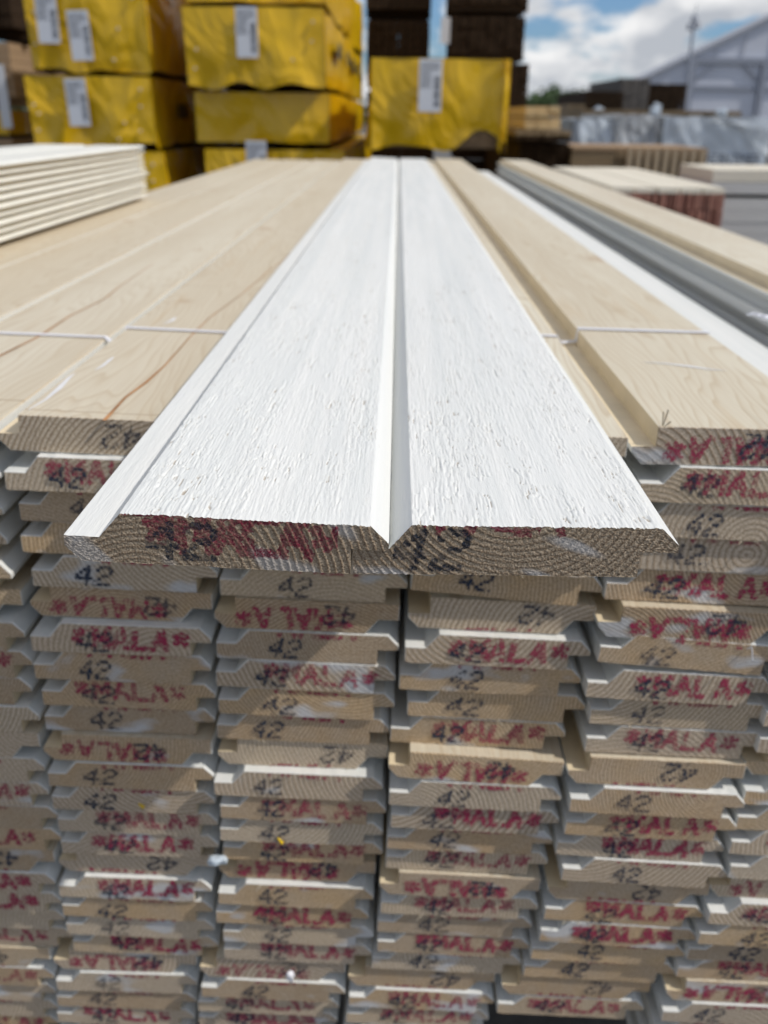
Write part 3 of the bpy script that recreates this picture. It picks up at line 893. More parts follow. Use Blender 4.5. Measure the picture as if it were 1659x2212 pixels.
    at3 = me.attributes.new('ring', 'FLOAT', 'POINT')
    at3.data.foreach_set('value', np.concatenate(RING).astype(np.float32))
    me.validate()
    return link(name, me, None, loc, rot)


def mat_end_fg():
    k = N('sawn_end_rough')
    p = k.obj()
    rg = k.n('ShaderNodeAttribute', attribute_name='ring').outputs['Fac']
    fuzz = k.noise(p, 1100.0, 3, 0.65)
    blot = k.noise(p, 40.0, 4, 0.6)
    col = k.mix(k.ramp(blot, [(0.35, 0.0), (0.7, 1.0)]), (0.36, 0.285, 0.205), (0.29, 0.225, 0.165))
    col = k.mix(k.math('MULTIPLY', rg, 0.75), (0.50, 0.405, 0.295), k.mix(1.0, col, (0.56, 0.50, 0.44), 'MULTIPLY'))
    col = k.mix(k.ramp(fuzz, [(0.40, 0.85), (0.58, 0.0)]), col, k.mix(1.0, col, (0.48, 0.42, 0.36), 'MULTIPLY'))  # fine shade among the sawn fibres, painted in as darker colour
    a = k.n('ShaderNodeAttribute', attribute_name='ink')
    sp = k.n('ShaderNodeSeparateColor')
    k.t.links.new(a.outputs['Color'], sp.inputs[0])
    hole = k.ramp(fuzz, [(0.36, 0.25), (0.46, 1.0)])
    col = k.mix(k.math('MULTIPLY', sp.outputs[2], 0.7), col, (0.58, 0.58, 0.58))
    col = k.mix(k.math('MULTIPLY', sp.outputs[0], hole), col, (0.18, 0.014, 0.038))
    col = k.mix(k.math('MULTIPLY', sp.outputs[1], hole), col, (0.020, 0.026, 0.040))
    k.set(col, 0.8, 0.25)
    k.bump(fuzz, 0.8, 0.0006)
    return k.m


M_END_FG = mat_end_fg()


def ink_left(x, z):
    xs_, zs_ = x, z - 0.0
    nz = vnoise(x * 800, z * 800, 61) - 0.5
    nb = vnoise(x * 170, z * 170, 62)
    d = red_field(xs_, zs_, 0.040, 0.0085, 0.0175, pitch=0.0155, cw=0.0125, shear=-0.1)
    d2 = red_field(xs_, zs_, 0.0335, 0.0255, 0.02, pitch=0.0165, cw=0.013)
    red = ((np.minimum(d, d2) < 0.0026 + nz * 0.002) & (nb > 0.16)).astype(float)
    red = np.where((x < 0.095) & (z > 0.0245) & (x > 0.028), np.maximum(red, (nz > -0.15) * 1.0), red)
    red = np.where(x > 0.128, 0, red)
    dn = num_field(x, z, 0.0395, 0.0045, 0.0165, w=0.0125, gap=0.0175, shear=0.05)
    blk = (dn < 0.0020 + nz * 0.0011).astype(float) * (0.55 + 0.45 * (nb > 0.35))
    pale = sstep(0.70, 0.85, vnoise(x * 60 + z * 50, z * 40, 63)) * 0.6
    pale = np.maximum(pale, sstep(0.010, 0.0, np.abs(x - 0.006)) * sstep(0.006, 0.011, z) * 0.8)
    return red, blk, pale


def ink_right(x, z):
    nz = vnoise(x * 800, z * 800, 71) - 0.5
    nb = vnoise(x * 190, z * 190, 72)
    d = red_field(x, z, 0.026, 0.0225, 0.018, pitch=0.0145, cw=0.0125)
    red = ((d < 0.0023 + nz * 0.002) & (nb > 0.2) & (z > 0.0195) & (x < 0.1)).astype(float)
    dn = num_field(x, z, 0.0185, 0.0035, 0.0185, w=0.0125, gap=0.0185, shear=0.28)
    blk = (dn < 0.0020 + nz * 0.0011).astype(float) * (0.6 + 0.4 * (nb > 0.3))
    pale = sstep(0.66, 0.82, vnoise(x * 45 + z * 80, z * 60, 73)) * 0.8
    return red, blk, pale


FG_Y = 0.367
FGK = 1.025
FA = fg_board('cladding_board', (34.0, -16.0), ink_left, 300, True, (-0.0779, FG_Y, CZ - 0.1958), (-0.0028, 0.037, 0.0))
tag(FA, 'white rough-sawn board pulled out in front, its end heavily stamped red with chipped lower corner', 'board', 'white boards pulled out in front')
FB = fg_board('cladding_board', (76.0, 52.0), ink_right, 400, False, (0.0577, FG_Y + 0.0015, CZ - 0.1981), (-0.0028, -0.004, 0.0))
tag(FB, 'white rough-sawn board pulled out in front, its end marked with black 42 and little red', 'board', 'white boards pulled out in front')
# ------------------------------------------------------------------ small things on the near pack
bpy.context.view_layer.update()


def on_board(o, u, v, lift=0.0005):
    """local point of board o where the photograph's (u, v) meets its upper face (o lies upside down: its lower face is up)"""
    d = RC @ Vector(((u - 829.5) / 1900.0, -(v - 1106.0) / 1900.0, -1.0))
    mw = o.matrix_world.inverted()
    a = mw @ Vector((0, 0, CZ))
    b = mw.to_3x3() @ d
    t = (-T / 2 - lift - a.z) / b.z
    return a + b * t


def ribbon(name, pts, w, parent, mat):
    """narrow flat ribbon lying in the parent's xy plane"""
    v, f = [], []
    for i, p in enumerate(pts):
        q = pts[min(i + 1, len(pts) - 1)] - pts[max(i - 1, 0)]
        s = Vector((-q.y, q.x, 0)).normalized()
        ww = w[i] if isinstance(w, (list, tuple)) else w
        v += [tuple(p + s * ww / 2), tuple(p - s * ww / 2)]
    for i in range(len(pts) - 1):
        f.append((2 * i, 2 * i + 1, 2 * i + 3, 2 * i + 2))
    return link(name, pydata(name, v, f, mat), parent)


A0, O0, D0, C0 = BOARDS[('A', 0)], BOARDS[('O', 0)], BOARDS[('D', 0)], BOARDS[('C', 0)]
ribbon('pith_streak', [on_board(A0, *p) for p in ((225, 908), (271, 858), (315, 826), (356, 789), (409, 729), (450, 688), (522, 635), (575, 590), (630, 545))],
       [.0030, .0022, .003, .0018, .0013, .0013, .001, .001, .0008], A0, M_PITH)
ribbon('pith_streak', [on_board(O0, *p) for p in ((-60, 800), (0, 768), (79, 729), (151, 682), (223, 647), (267, 612), (330, 570))],
       [.003, .003, .0026, .002, .002, .0012, .0008], O0, M_PITH)
# drips of primer along the arris of the bare boards
M_DRIP = mat_flat('primer_drip', (0.72, 0.71, 0.70), 0.6, 0.08, 40)
for o, pl in ((A0, ((62, 885), (100, 862), (128, 838), (150, 815), (162, 806))), (A0, ((205, 800), (222, 790), (238, 777), (246, 770))), (A0, ((352, 700), (372, 692), (380, 684))),
              (D0, ((1390, 782), (1440, 785), (1490, 791), (1530, 797), (1570, 800)))):
    n = len(pl)
    ribbon('primer_drip', [on_board(o, *p, lift=0.0004) for p in pl], [0.0008 + 0.004 * math.sin(math.pi * i / (n - 1)) * rr.uniform(.6, 1.2) for i in range(n)], o, M_DRIP)
# splinters standing at the sawn corner
sp_ = MB()
p0 = on_board(D0, 1432, 921, 0.0)
for dx, top, w in ((-0.0008, -0.011, 0.0011), (0.0012, -0.0125, 0.0013), (0.003, -0.004, 0.0012)):
    sp_.tube(p0 + Vector((0, 0.001, 0.002)), p0 + Vector((-dx * 1.6, -0.0005, top)), w * 0.35, w * 0.55, 5)
link('splinter', sp_.mesh('splinter', M_RAW), D0)
M_CRACK = mat_flat('dark_split', (0.05, 0.03, 0.025), 0.9)
cr_ = MB()
for a, b in (((0.022, 0.0140), (0.0225, 0.0055)), ((0.0225, 0.0055), (0.006, 0.0035)), ((0.0225, 0.0055), (0.036, 0.0042))):
    m_ = ((a[0] + b[0]) / 2 + rr.uniform(-.001, .001), (a[1] + b[1]) / 2)
    for p, q in ((a, m_), (m_, b)):
        cr_.bar((-p[0], -0.0006, -p[1]), (-q[0], -0.0006, -q[1]), 0.0004, 0.0006)
link('split', cr_.mesh('split', M_CRACK), D0)

# plastic string tied across the pack
def top_of(o, xw, yw):
    """height of the board's upper face at world x (boards of row 0 lie upside down)"""
    mw = o.matrix_world
    n = mw.to_3x3() @ Vector((0, 0, -1))
    p = mw @ Vector((0, 0, -T / 2))
    return p.z - (n.x * (xw - p.x) + n.y * (yw - p.y)) / n.z


sp = []
for c, o in (('N', None), ('O', O0), ('A', A0), ('B', BOARDS[('B', 0)]), ('C', C0), ('D', D0)):
    if o is None:
        xr = -0.463
        sp += [(-0.62, ROWS['O'][0][1] - 0.0015), (xr - 0.004, ROWS['O'][0][1] - 0.0015)]
        continue
    X = o.location.x
    for dx, low in ((-0.0735, True), (-0.058, True), (-0.0565, False), (0.0735, False)):
        sp.append((X + dx, CZ - top_of(o, X + dx, 0.885) + (0.0125 if low else -0.001)))
st = MB()
yy = [0.893 + 0.004 * math.sin(i * 1.7) for i in range(len(sp))]
for i in range(len(sp) - 1):
    a = Vector((sp[i][0], yy[i], CZ - sp[i][1] + 0.0006))
    b = Vector((sp[i + 1][0], yy[i + 1], CZ - sp[i + 1][1] + 0.0006))
    if (b - a).length > 0.0005:
        st.bar(a - (b - a).normalized() * 0.0006, b + (b - a).normalized() * 0.0006, 0.0012, 0.0052)
tag(link('string', st.mesh('string', M_STRING)), 'white plastic string stretched across the top of the near pack', 'string')
# loose tail of string on the side of the right-hand top board
tl = MB()
pts = [at(1612, 680, 0.95), at(1630, 678, 0.945), at(1645, 684, 0.94), at(1662, 688, 0.94), at(1690, 690, 0.94)]
for p in pts:
    p.x -= 0.0
for i in range(4):
    tl.tube(pts[i], pts[i + 1], 0.0012 + 0.0008 * i, 0.002 + 0.0005 * i, 6)
tag(link('string', tl.mesh('string', M_STRING, True)), 'frayed loose end of white string at the side of the right-hand top board', 'string')


def scrap(name, c, r, mat, seed, sq=(1, .6, .8)):
    q = random.Random(seed)
    bm = bmesh.new()
    bmesh.ops.create_icosphere(bm, subdivisions=2, radius=r)
    for v in bm.verts:
        v.co *= q.uniform(0.55, 1.15)
        v.co = Vector((v.co.x * sq[0], v.co.y * sq[1], v.co.z * sq[2]))
    me = bpy.data.meshes.new(name)
    bm.to_mesh(me)
    bm.free()
    me.materials.append(mat)
    return link(name, me, None, c)


M_FILMB = mat_flat('blue_white_film', (0.55, 0.62, 0.68), 0.3, 0.25, 60)
o = scrap('film_scrap', at(469, 1842 / 1.07293 * 1.0 + 8, 0.612) , 0.010, M_FILMB, 4, (1.0, 0.6, 0.7))
o.location = at(468, 1144 + 715, 0.611)
tag(o, 'crumpled scrap of pale blue film stuck at the end of the eleventh board row', 'film scrap')
o = scrap('string_knot', at(626, 2110, 0.607), 0.0055, M_STRING, 8, (0.8, 0.7, 1.5))
tag(o, 'small white knot of string hanging before a red-stamped upturned board low in the stack', 'string knot')
M_STEEL = mat_flat('steel_wire', (0.55, 0.56, 0.58), 0.35)
w_ = MB()
w_.tube(at(1624, 1397, 0.586), at(1626, 1428, 0.579), 0.0005, n=6).tube(at(1624, 1397, 0.586), at(1614, 1402, 0.586), 0.0005, n=6)
tag(link('wire_staple', w_.mesh('wire_staple', M_STEEL)), 'thin bent steel staple sticking out between upper boards at right', 'staple')
# dabs of yellow paint
M_DAB = mat_flat('yellow_paint', (0.75, 0.50, 0.02), 0.5)
for (c, r), (u, v), hh in ((('B', 13), (606, 1895), .006), (('A', 12), (305, 1740), .004)):
    b = BOARDS[(c, r)]
    p = b.matrix_world.inverted() @ at(u, v, b.location.y - 0.0008)
    p.z = max(-T / 2 + 0.004, min(T / 2 - 0.006, p.z))
    m = MB()
    m.tube((p.x - .002, -0.0009, p.z + hh / 2), (p.x + .002, -0.0009, p.z - hh / 2), 0.0007, 0.0018, 7)
    link('paint_dab', m.mesh('paint_dab', M_DAB), b)

# ------------------------------------------------------------------ yellow wrapped packs
k = N('yellow_wrap')
pc = k.obj()
wn1 = k.noise(pc, 3.0, 3, 0.5)
k.set(k.mix(wn1, (0.58, 0.34, 0.003), (0.80, 0.50, 0.008)), 0.22, 0.5)
k.bump(k.noise(k.mapping(pc, (1, 0.6, 0.75)), 3.0, 3, 0.45, 2.2), 0.7, 0.06)
M_YELLOW = k.m
M_LABEL = mat_flat('label_paper', (0.66, 0.68, 0.72), 0.6)
M_PRINT = mat_flat('label_print', (0.045, 0.045, 0.05), 0.7)
M_CORE = mat_flat('pack_end_timber', (0.20, 0.13, 0.07), 0.8, 0.4, 12)
M_SIDEPRINT = mat_flat('side_print', (0.09, 0.075, 0.03), 0.5)
M_DOT = mat_flat('fixing_cap', (0.62, 0.55, 0.42), 0.5)


def fold(u, v, s):
    """sag folds of loose sheet, metres"""
    a = vnoise(np.array([u * 3 + v * 2.2]), np.array([v * 1.2 - u * 1.1]), s)[0] - 0.5
    b = vnoise(np.array([u * 9 - v * 7]), np.array([v * 3 + u * 2]), s + 1)[0] - 0.5
    return 0.085 * a + 0.045 * b


def wrapped_pack(x0, x1, y0, y1, z0, z1, label, seed, labels=((0.47, 0.55),), hem=0.02, dots=7, skew=0.0, lift=None, group='packs in yellow wrap'):
    r = random.Random(seed)
    root = empty('wrapped_pack', ((x0 + x1) / 2, y0, z0))
    tag(root, label, 'timber pack', group)
    w, L, h = x1 - x0, y1 - y0, z1 - z0
    v, f = [], []

    def sheet(fn, nu, nv):
        b = len(v)
        for j in range(nv + 1):
            for i in range(nu + 1):
                v.append(fn(i / nu, j / nv))
        for j in range(nv):
            for i in range(nu):
                a = b + j * (nu + 1) + i
                f.append((a, a + 1, a + nu + 2, a + nu + 1))

    def hemz(t, s):
        return hem * (vnoise(np.array([t * 5.3]), np.array([s * 3.1]), seed)[0] - 0.35) * 2
    edge = lambda t: min(1.0, min(t, 1 - t) * 6)

    def front(u, q):
        z = h - q * h - (hemz(u, 1) * max(0, q - 0.8) * 5 if q > 0.8 else 0)
        if lift:
            z += q * q * lift[2] * math.exp(-((u - lift[0]) / lift[1]) ** 2)
        return (-w / 2 + u * w + skew * q, -0.012 - fold(u * w, z, seed) * edge(u) * (0.4 + 0.6 * q), z)

    def right(u, q):
        z = h - q * h - (hemz(u * 4, 2) * max(0, q - 0.8) * 5 if q > 0.8 else 0)
        return (w / 2 + skew * q + 0.004 + (fold(u * L, z, seed + 5) + 0.01) * edge(u), u * L - 0.012, z)

    def left(u, q):
        z = h - q * h - (hemz(u * 4, 3) * max(0, q - 0.8) * 5 if q > 0.8 else 0)
        return (-w / 2 + skew * q - 0.004 - (fold(u * L, z, seed + 9) + 0.01) * edge(u), (1 - u) * L - 0.012, z)
    sheet(front, 30, 16)
    sheet(right, 30, 10)
    sheet(left, 30, 10)
    sheet(lambda u, q: (-w / 2 + u * w, -0.012 + q * L, h + 0.003 + 0.006 * math.sin(u * 9) * math.sin(q * 22)), 10, 24)
    link('plastic_wrap', pydata('plastic_wrap', v, f, M_YELLOW, smooth=True), root)
    c = MB()
    c.box(-w / 2 + 0.03, w / 2 - 0.03, 0.03, L - 0.02, 0.0, h - 0.01)
    link('timber_core', c.mesh('timber_core', M_CORE), root)
    for (u, q) in labels:
        lw, lh = 0.132, 0.275
        lab = MB()
        cx, cz = -w / 2 + u * w, q * h
        yf = -0.05
        lab.box(cx - lw / 2, cx + lw / 2, yf, yf + 0.002, cz - lh / 2, cz + lh / 2)
        lo = link('label', lab.mesh('label', M_LABEL), root, rot=(0, r.uniform(-0.03, 0.03), 0))
        pr = MB()
        for i in range(15):
            z = cz - lh * 0.40 + i * lh * 0.040
            pr.box(cx + lw * 0.18, cx + lw * 0.42, yf - 0.001, yf, z, z + lh * r.choice((0.012, 0.02, 0.028)))
        link('barcode', pr.mesh('barcode', M_PRINT), lo)
        pr = MB()
        for i in range(9):
            z = cz + lh * (0.43 - 0.055 * i)
            x = cx - lw * 0.42
            while x < cx + lw * (0.35 if i < 3 else 0.0):
                s = lw * r.uniform(0.03, 0.12)
                pr.box(x, x + s, yf - 0.001, yf, z - lh * 0.022, z)
                x += s + lw * 0.03
        link('label_print', pr.mesh('label_print', M_PRINT), lo)
    for i in range(5 if seed in (32, 35) else 0):
        pm = MB()
        yy0 = L * (0.10 + 0.17 * i)
        zz = h * r.uniform(0.35, 0.5)
        pm.box(w / 2 + 0.052, w / 2 + 0.054, yy0, yy0 + L * r.uniform(0.05, 0.09), zz, zz + h * r.uniform(0.15, 0.3))
        link('side_print', pm.mesh('side_print', M_SIDEPRINT), root)
    for i in range(dots):
        d = MB()
        x, z = (-0.43, 0.42, 0.22, -0.41, 0.43, 0.28, -0.12, 0.40, -0.44)[i % 9] * w, ((i * 0.37 + 0.13) % 0.86 + 0.07) * h
        d.tube((x, -0.040, z), (x, -0.02, z), 0.008, n=10)
        link('fixing_cap', d.mesh('fixing_cap', M_DOT), root)
    return root


def px_rect(u0, u1, v0, v1, Y):
    a, b = at(u0, v0, Y), at(u1, v1, Y)
    return a.x, b.x, b.z, a.z


YP = 6.2
def pack_px(u0, u1, v0, v1, Y, L, *a, **kw):
    x0, x1, z0, z1 = px_rect(u0, u1, v0, v1, Y)
    return wrapped_pack(x0, x1, Y, Y + L, z0, z1, *a, **kw)


pack_px(32, 322, -130, 152, YP, 5.2, 'yellow wrapped pack with two paper labels, upper one of the left stack', 31, labels=((0.47, 0.27), (0.20, 0.40)), skew=0.015)
pack_px(52, 335, 163, 313, YP, 5.2, 'yellow wrapped pack with one label, below the two-label pack of the left stack', 32, labels=((0.43, 0.62),), skew=0.015, dots=9)
pack_px(72, 362, 325, 470, YP, 5.2, 'yellow wrapped pack low in the left stack, half hidden by white boards', 33, labels=(), skew=0.03)
pack_px(388, 702, -190, 8, YP, 6.0, 'yellow wrapped pack cut by the top of the picture, middle stack', 34, labels=(), hem=0.012)
pack_px(393, 700, 14, 184, YP - 0.05, 6.0, 'yellow wrapped pack with tall label and flapping hem, middle stack', 35, labels=((0.46, 0.67),), hem=0.03, skew=0.01)
pack_px(420, 712, 198, 308, YP + 0.04, 6.0, 'plain yellow wrapped pack without a label, middle stack', 36, labels=(), hem=0.006, dots=0)
pack_px(443, 745, 322, 470, YP, 6.0, 'lowest yellow wrapped pack of the middle stack, its label half hidden', 37, labels=((0.37, 0.80),), hem=0.006)
p3 = pack_px(803, 1092, 125, 322, 5.7, 4.0, 'glossy yellow wrapped pack standing alone behind the pulled-out boards', 38, labels=((0.42, 0.70),), hem=0.03, dots=0, lift=(0.84, 0.16, 0.10))
# bulging corner flap of the lone pack
x0, x1, z0, z1 = px_rect(1075, 1112, 128, 330, 5.66)
fv, ff = [], []
for j in range(13):
    q = j / 12
    bul = math.sin(math.pi * min(1, q * 1.1)) * 0.055
    for i in range(5):
        t = i / 4
        fv.append((x0 + (x1 - x0) * 0.35 + (bul - 0.02) * t + 0.02 * math.sin(q * 7) * t, 5.665 - 0.03 * math.sin(math.pi * t) + 0.07 * t, z1 + (z0 - z1) * q))
for j in range(12):
    for i in range(4):
        a = j * 5 + i
        ff.append((a, a + 1, a + 6, a + 5))
fl_ = pydata('corner_flap', [(a - p3.location.x, b - p3.location.y, c - p3.location.z) for a, b, c in fv], ff, M_YELLOW, smooth=True)
link('corner_flap', fl_, p3)

# ------------------------------------------------------------------ unwrapped timber packs
def timber_mat(name, a, b, sc=1.0):
    k = N(name)
    p = k.obj()
    n_ = k.noise(k.mapping(p, (3 * sc, 0.6 * sc, 20 * sc)), 1.0, 4, 0.6)
    k.set(k.mix(n_, a, b), 0.85, 0.15)
    k.bump(k.noise(k.mapping(p, (30, 3, 60)), 1.0, 3), 0.4, 0.006)
    return k.m


M_DARK = timber_mat('stained_shaded_timber', (0.022, 0.012, 0.006), (0.05, 0.030, 0.016))  # stained dark timber; packs in shade get their shade from this colour too
M_BROWN = timber_mat('weathered_timber', (0.20, 0.145, 0.085), (0.30, 0.225, 0.14))
M_HONEY = timber_mat('fresh_timber', (0.58, 0.43, 0.23), (0.66, 0.52, 0.31))
M_REDEND = timber_mat('red_brushed_ends', (0.30, 0.12, 0.095), (0.42, 0.24, 0.18), 3.0)
M_GREYW = timber_mat('grey_white_boards', (0.50, 0.49, 0.47), (0.62, 0.61, 0.58))
M_PALE = timber_mat('pale_planed_boards', (0.66, 0.60, 0.48), (0.74, 0.69, 0.58))


def timber_pack(x0, x1, y0, y1, z0, z1, label, mat, rows=6, cols=8, gap=0.006, cat='timber pack', group=None, bearers=True, top=None, ragged=0.03, seed=0, name='timber_pack'):
    r = random.Random(seed + 900)
    root = empty(name, ((x0 + x1) / 2, y0, z0))
    tag(root, label, cat, group)
    w, L, h = x1 - x0, y1 - y0, z1 - z0
    b = 0.07 if bearers else 0.0
    m = MB()
    mt = MB()
    ch, cw = (h - b) / rows, w / cols
    for j in range(rows):
        for i in range(cols):
            (mt if (top is not None and j == rows - 1) else m).box(-w / 2 + i * cw + gap * r.random() / 2, -w / 2 + (i + 1) * cw - gap * (0.4 + r.random() / 2), -ragged * r.random(), L + ragged * r.random(),
                                                                   b + j * ch, b + (j + 1) * ch - gap * (0.25 + r.random() * 0.5))
    e = link('stacked_boards', m.mesh('stacked_boards', mat), root)
    e['kind'] = 'stuff'
    if top is not None:
        e = link('top_boards', mt.mesh('top_boards', top), root)
        e['kind'] = 'stuff'
    if bearers:
        for t in (0.06, 0.5, 0.94):
            q = MB()
            q.box(-w / 2, w / 2, L * t - 0.04, L * t + 0.04, 0, b - 0.002)
            link('bearer', q.mesh('bearer', mat), root)
    return root


def tp(u0, u1, v0, v1, Y, L, *a, **kw):
    x0, x1, z0, z1 = px_rect(u0, u1, v0, v1, Y)
    return timber_pack(x0, x1, Y, Y + L, z0, z1, *a, **kw)


def down(o_z):   # packs stand on each other down to the yard
    return o_z


# dark stacks behind the lone yellow pack, with a slot of sky between them
GD = 'dark timber packs behind the yellow ones'
for i, (u0, u1, v0, v1, lab) in enumerate(((790, 932, -190, 36, 'dark timber pack at the top left of the sky slot'), (792, 926, 42, 190, 'dark timber pack under the top one left of the sky slot'),
                                           (792, 930, 196, 300, 'dark timber pack low on the left of the sky slot, behind the yellow wrap'),
                                           (792, 934, 306, 437, 'lowest dark timber pack left of the sky slot'))):
    tp(u0, u1, v0, v1, 11.5, 4.8, lab, M_DARK, 7, 8, 0.01, group=GD, seed=i)
for i, (u0, u1, v0, v1, lab) in enumerate(((978, 1140, -180, 26, 'overhanging dark timber pack at the top right of the sky slot'), (974, 1130, 34, 132, 'dark timber pack second from the top, right of the sky slot'),
                                           (976, 1136, 136, 262, 'dark timber pack rising right of the lone yellow pack'), (985, 1134, 268, 345, 'black timber pack in shade beside the lone yellow pack'),
                                           (985, 1134, 350, 437, 'lowest dark timber pack right of the sky slot'))):
    tp(u0, u1, v0, v1, 11.2, 0.9, lab, M_DARK, 7, 8, 0.01, group=GD, seed=10 + i)
# white tags hanging on the dark stacks
for (u, v, Y, lab) in ((962, 66, 11.1, 'small white tag on the dark stack right of the sky slot'), (858, 165, 5.9, 'small white tag beside the lone yellow pack')):
    m = MB()
    p = at(u, v, Y)
    m.box(-0.05 * Y / 11, 0.05 * Y / 11, 0, 0.004, -0.13 * Y / 11, 0.13 * Y / 11)
    tag(link('paper_tag', m.mesh('paper_tag', M_LABEL), None, p), lab, 'paper tag')

# stacks at the left frame edge
GL = 'packs at the left edge of the yard'
M_TAN = timber_mat('tan_timber', (0.30, 0.20, 0.12), (0.42, 0.30, 0.19))
tp(-200, 36, -120, 82, 7.4, 4.6, 'dark timber pack at the top of the left edge', M_DARK, 6, 8, group=GL, seed=31)
tp(-200, 40, 88, 232, 7.4, 4.6, 'tan timber pack at the left edge under the dark one', M_TAN, 6, 8, group=GL, seed=32)
pack_px(-200, 22, 236, 290, 7.4, 4.6, 'low yellow wrapped pack at the left edge', 39, labels=(), hem=0.004, dots=0, group=GL)
tp(-200, 44, 296, 400, 7.4, 4.6, 'tan timber pack below the low yellow one at the left edge', M_TAN, 5, 8, group=GL, seed=33)
tp(-200, 44, 404, 520, 7.4, 4.6, 'lowest timber pack at the left edge', M_DARK, 5, 8, group=GL, seed=34)
m = MB()
p = at(6, 190, 7.35)
m.box(-0.05, 0.03, 0, 0.004, -0.28, 0.16)
tag(link('paper_tag', m.mesh('paper_tag', M_LABEL), None, p), 'white paper tag on the tan pack at the left edge', 'paper tag')

# low packs right of the dark stacks
tp(1136, 1208, 229, 252, 8.2, 2.6, 'small honey-coloured timber pack, upper of two beside the dark stack', M_HONEY, 2, 3, 0.004, bearers=False, seed=41)
tp(1134, 1210, 254, 279, 8.2, 2.6, 'small honey-coloured timber pack, lower of two beside the dark stack', M_HONEY, 2, 3, 0.004, bearers=False, seed=42)
tp(1115, 1233, 281, 305, 7.9, 3.6, 'wide low brown timber pack carrying two honey-coloured packs', M_DARK, 2, 6, top=M_BROWN, bearers=False, seed=43)  # brown pack: shaded front painted dark, lit top left brown
tp(1122, 1214, 307, 480, 8.1, 3.4, 'black timber pack in shade under the wide brown one', M_DARK, 8, 6, seed=44)

# red-ended pack of white boards
x0, x1, z0, z1 = px_rect(1322, 1542, 404, 560, 3.8)
rp = timber_pack(x0, x1, 3.8, 5.3, z0, z1 - 0.02, 'low timber pack with red-brushed board ends and pale boards on top', M_REDEND, 3, 30, 0.006, seed=51)
nb = 5
for i in range(nb):
    m = MB()
    w = (x1 - x0) / nb
    xa = -(x1 - x0) / 2 + i * w
    m.box(xa + 0.002, xa + w - 0.004, -0.02 * rr.random(), 1.5 + 0.02 * rr.random(), z1 - z0 - 0.02, z1 - z0 + 0.002 * rr.random())
    link('cover_board', m.mesh('cover_board', M_PALE), rp)
m = MB()
m.box(-(x1 - x0) / 2 - 0.012, -(x1 - x0) / 2 - 0.002, 0.02, 1.45, 0.05, z1 - z0 - 0.025)
link('side_strip', m.mesh('side_strip', mat_flat('honey_side', (0.50, 0.32, 0.06), 0.6, 0.2, 8)), rp)
x0_, x1_, z0_, z1_ = px_rect(1330, 1540, 560, 640, 3.8)
# grey-white packs at the right frame edge
for i, (v0, v1, lab) in enumerate(((366, 422, 'upper grey-white board pack at the right edge'), (427, 560, 'lower grey-white board pack at the right edge'))):
    x0, x1, z0, z1 = px_rect(1541, 1800, v0, v1, 4.6)
    timber_pack(x0, x1, 4.6, 5.15, z0, z1, lab, M_GREYW, 2 + 3 * i, 1, 0.004, bearers=False, top=M_PALE if i == 0 else None, ragged=0.005, seed=55 + i)

# slatted brown pack
x0, x1, z0, z1 = px_rect(1236, 1512, 316, 440, 8.0)
sp_root = timber_pack(x0, x1, 8.0, 9.0, z0, z1, 'brown timber pack with pale upright slats over the right half of its face', M_BROWN, 12, 3, 0.006, seed=61, top=M_TAN)
for i in range(9):
    q = MB()
    t = 0.40 + i * 0.066
    xx = -(x1 - x0) / 2 + t * (x1 - x0)
    q.box(xx, xx + 0.042, -0.075, -0.042, 0.02, z1 - z0 - 0.015, 0.002)
    link('slat', q.mesh('slat', timber_mat('slat_timber', (0.36, 0.28, 0.19), (0.46, 0.37, 0.26)) if i == 0 else bpy.data.materials['slat_timber']), sp_root)

# film-wrapped packs
k = N('clear_film')
pc = k.obj()
cre = k.noise(k.mapping(pc, (2.2, 2.2, 1.2)), 2.0, 5, 0.6, 1.6)
k.set(k.mix(k.ramp(cre, [(0.42, 0.0), (0.62, 1.0)]), (0.58, 0.63, 0.68), (0.90, 0.92, 0.92)), 0.22, 0.5)
k.put(k.b.inputs['Alpha'], k.ramp(cre, [(0.35, 0.45), (0.65, 0.92)]))
k.bump(cre, 0.35, 0.03)
M_FILM = k.m
k = N('grey_blue_film')
pc = k.obj()
cre = k.noise(k.mapping(pc, (1.6, 1.6, 1.0)), 2.0, 5, 0.6, 1.2)
k.set(k.mix(cre, (0.48, 0.54, 0.60), (0.70, 0.75, 0.79)), 0.28, 0.5)
k.bump(cre, 0.25, 0.03)
M_FILM2 = k.m


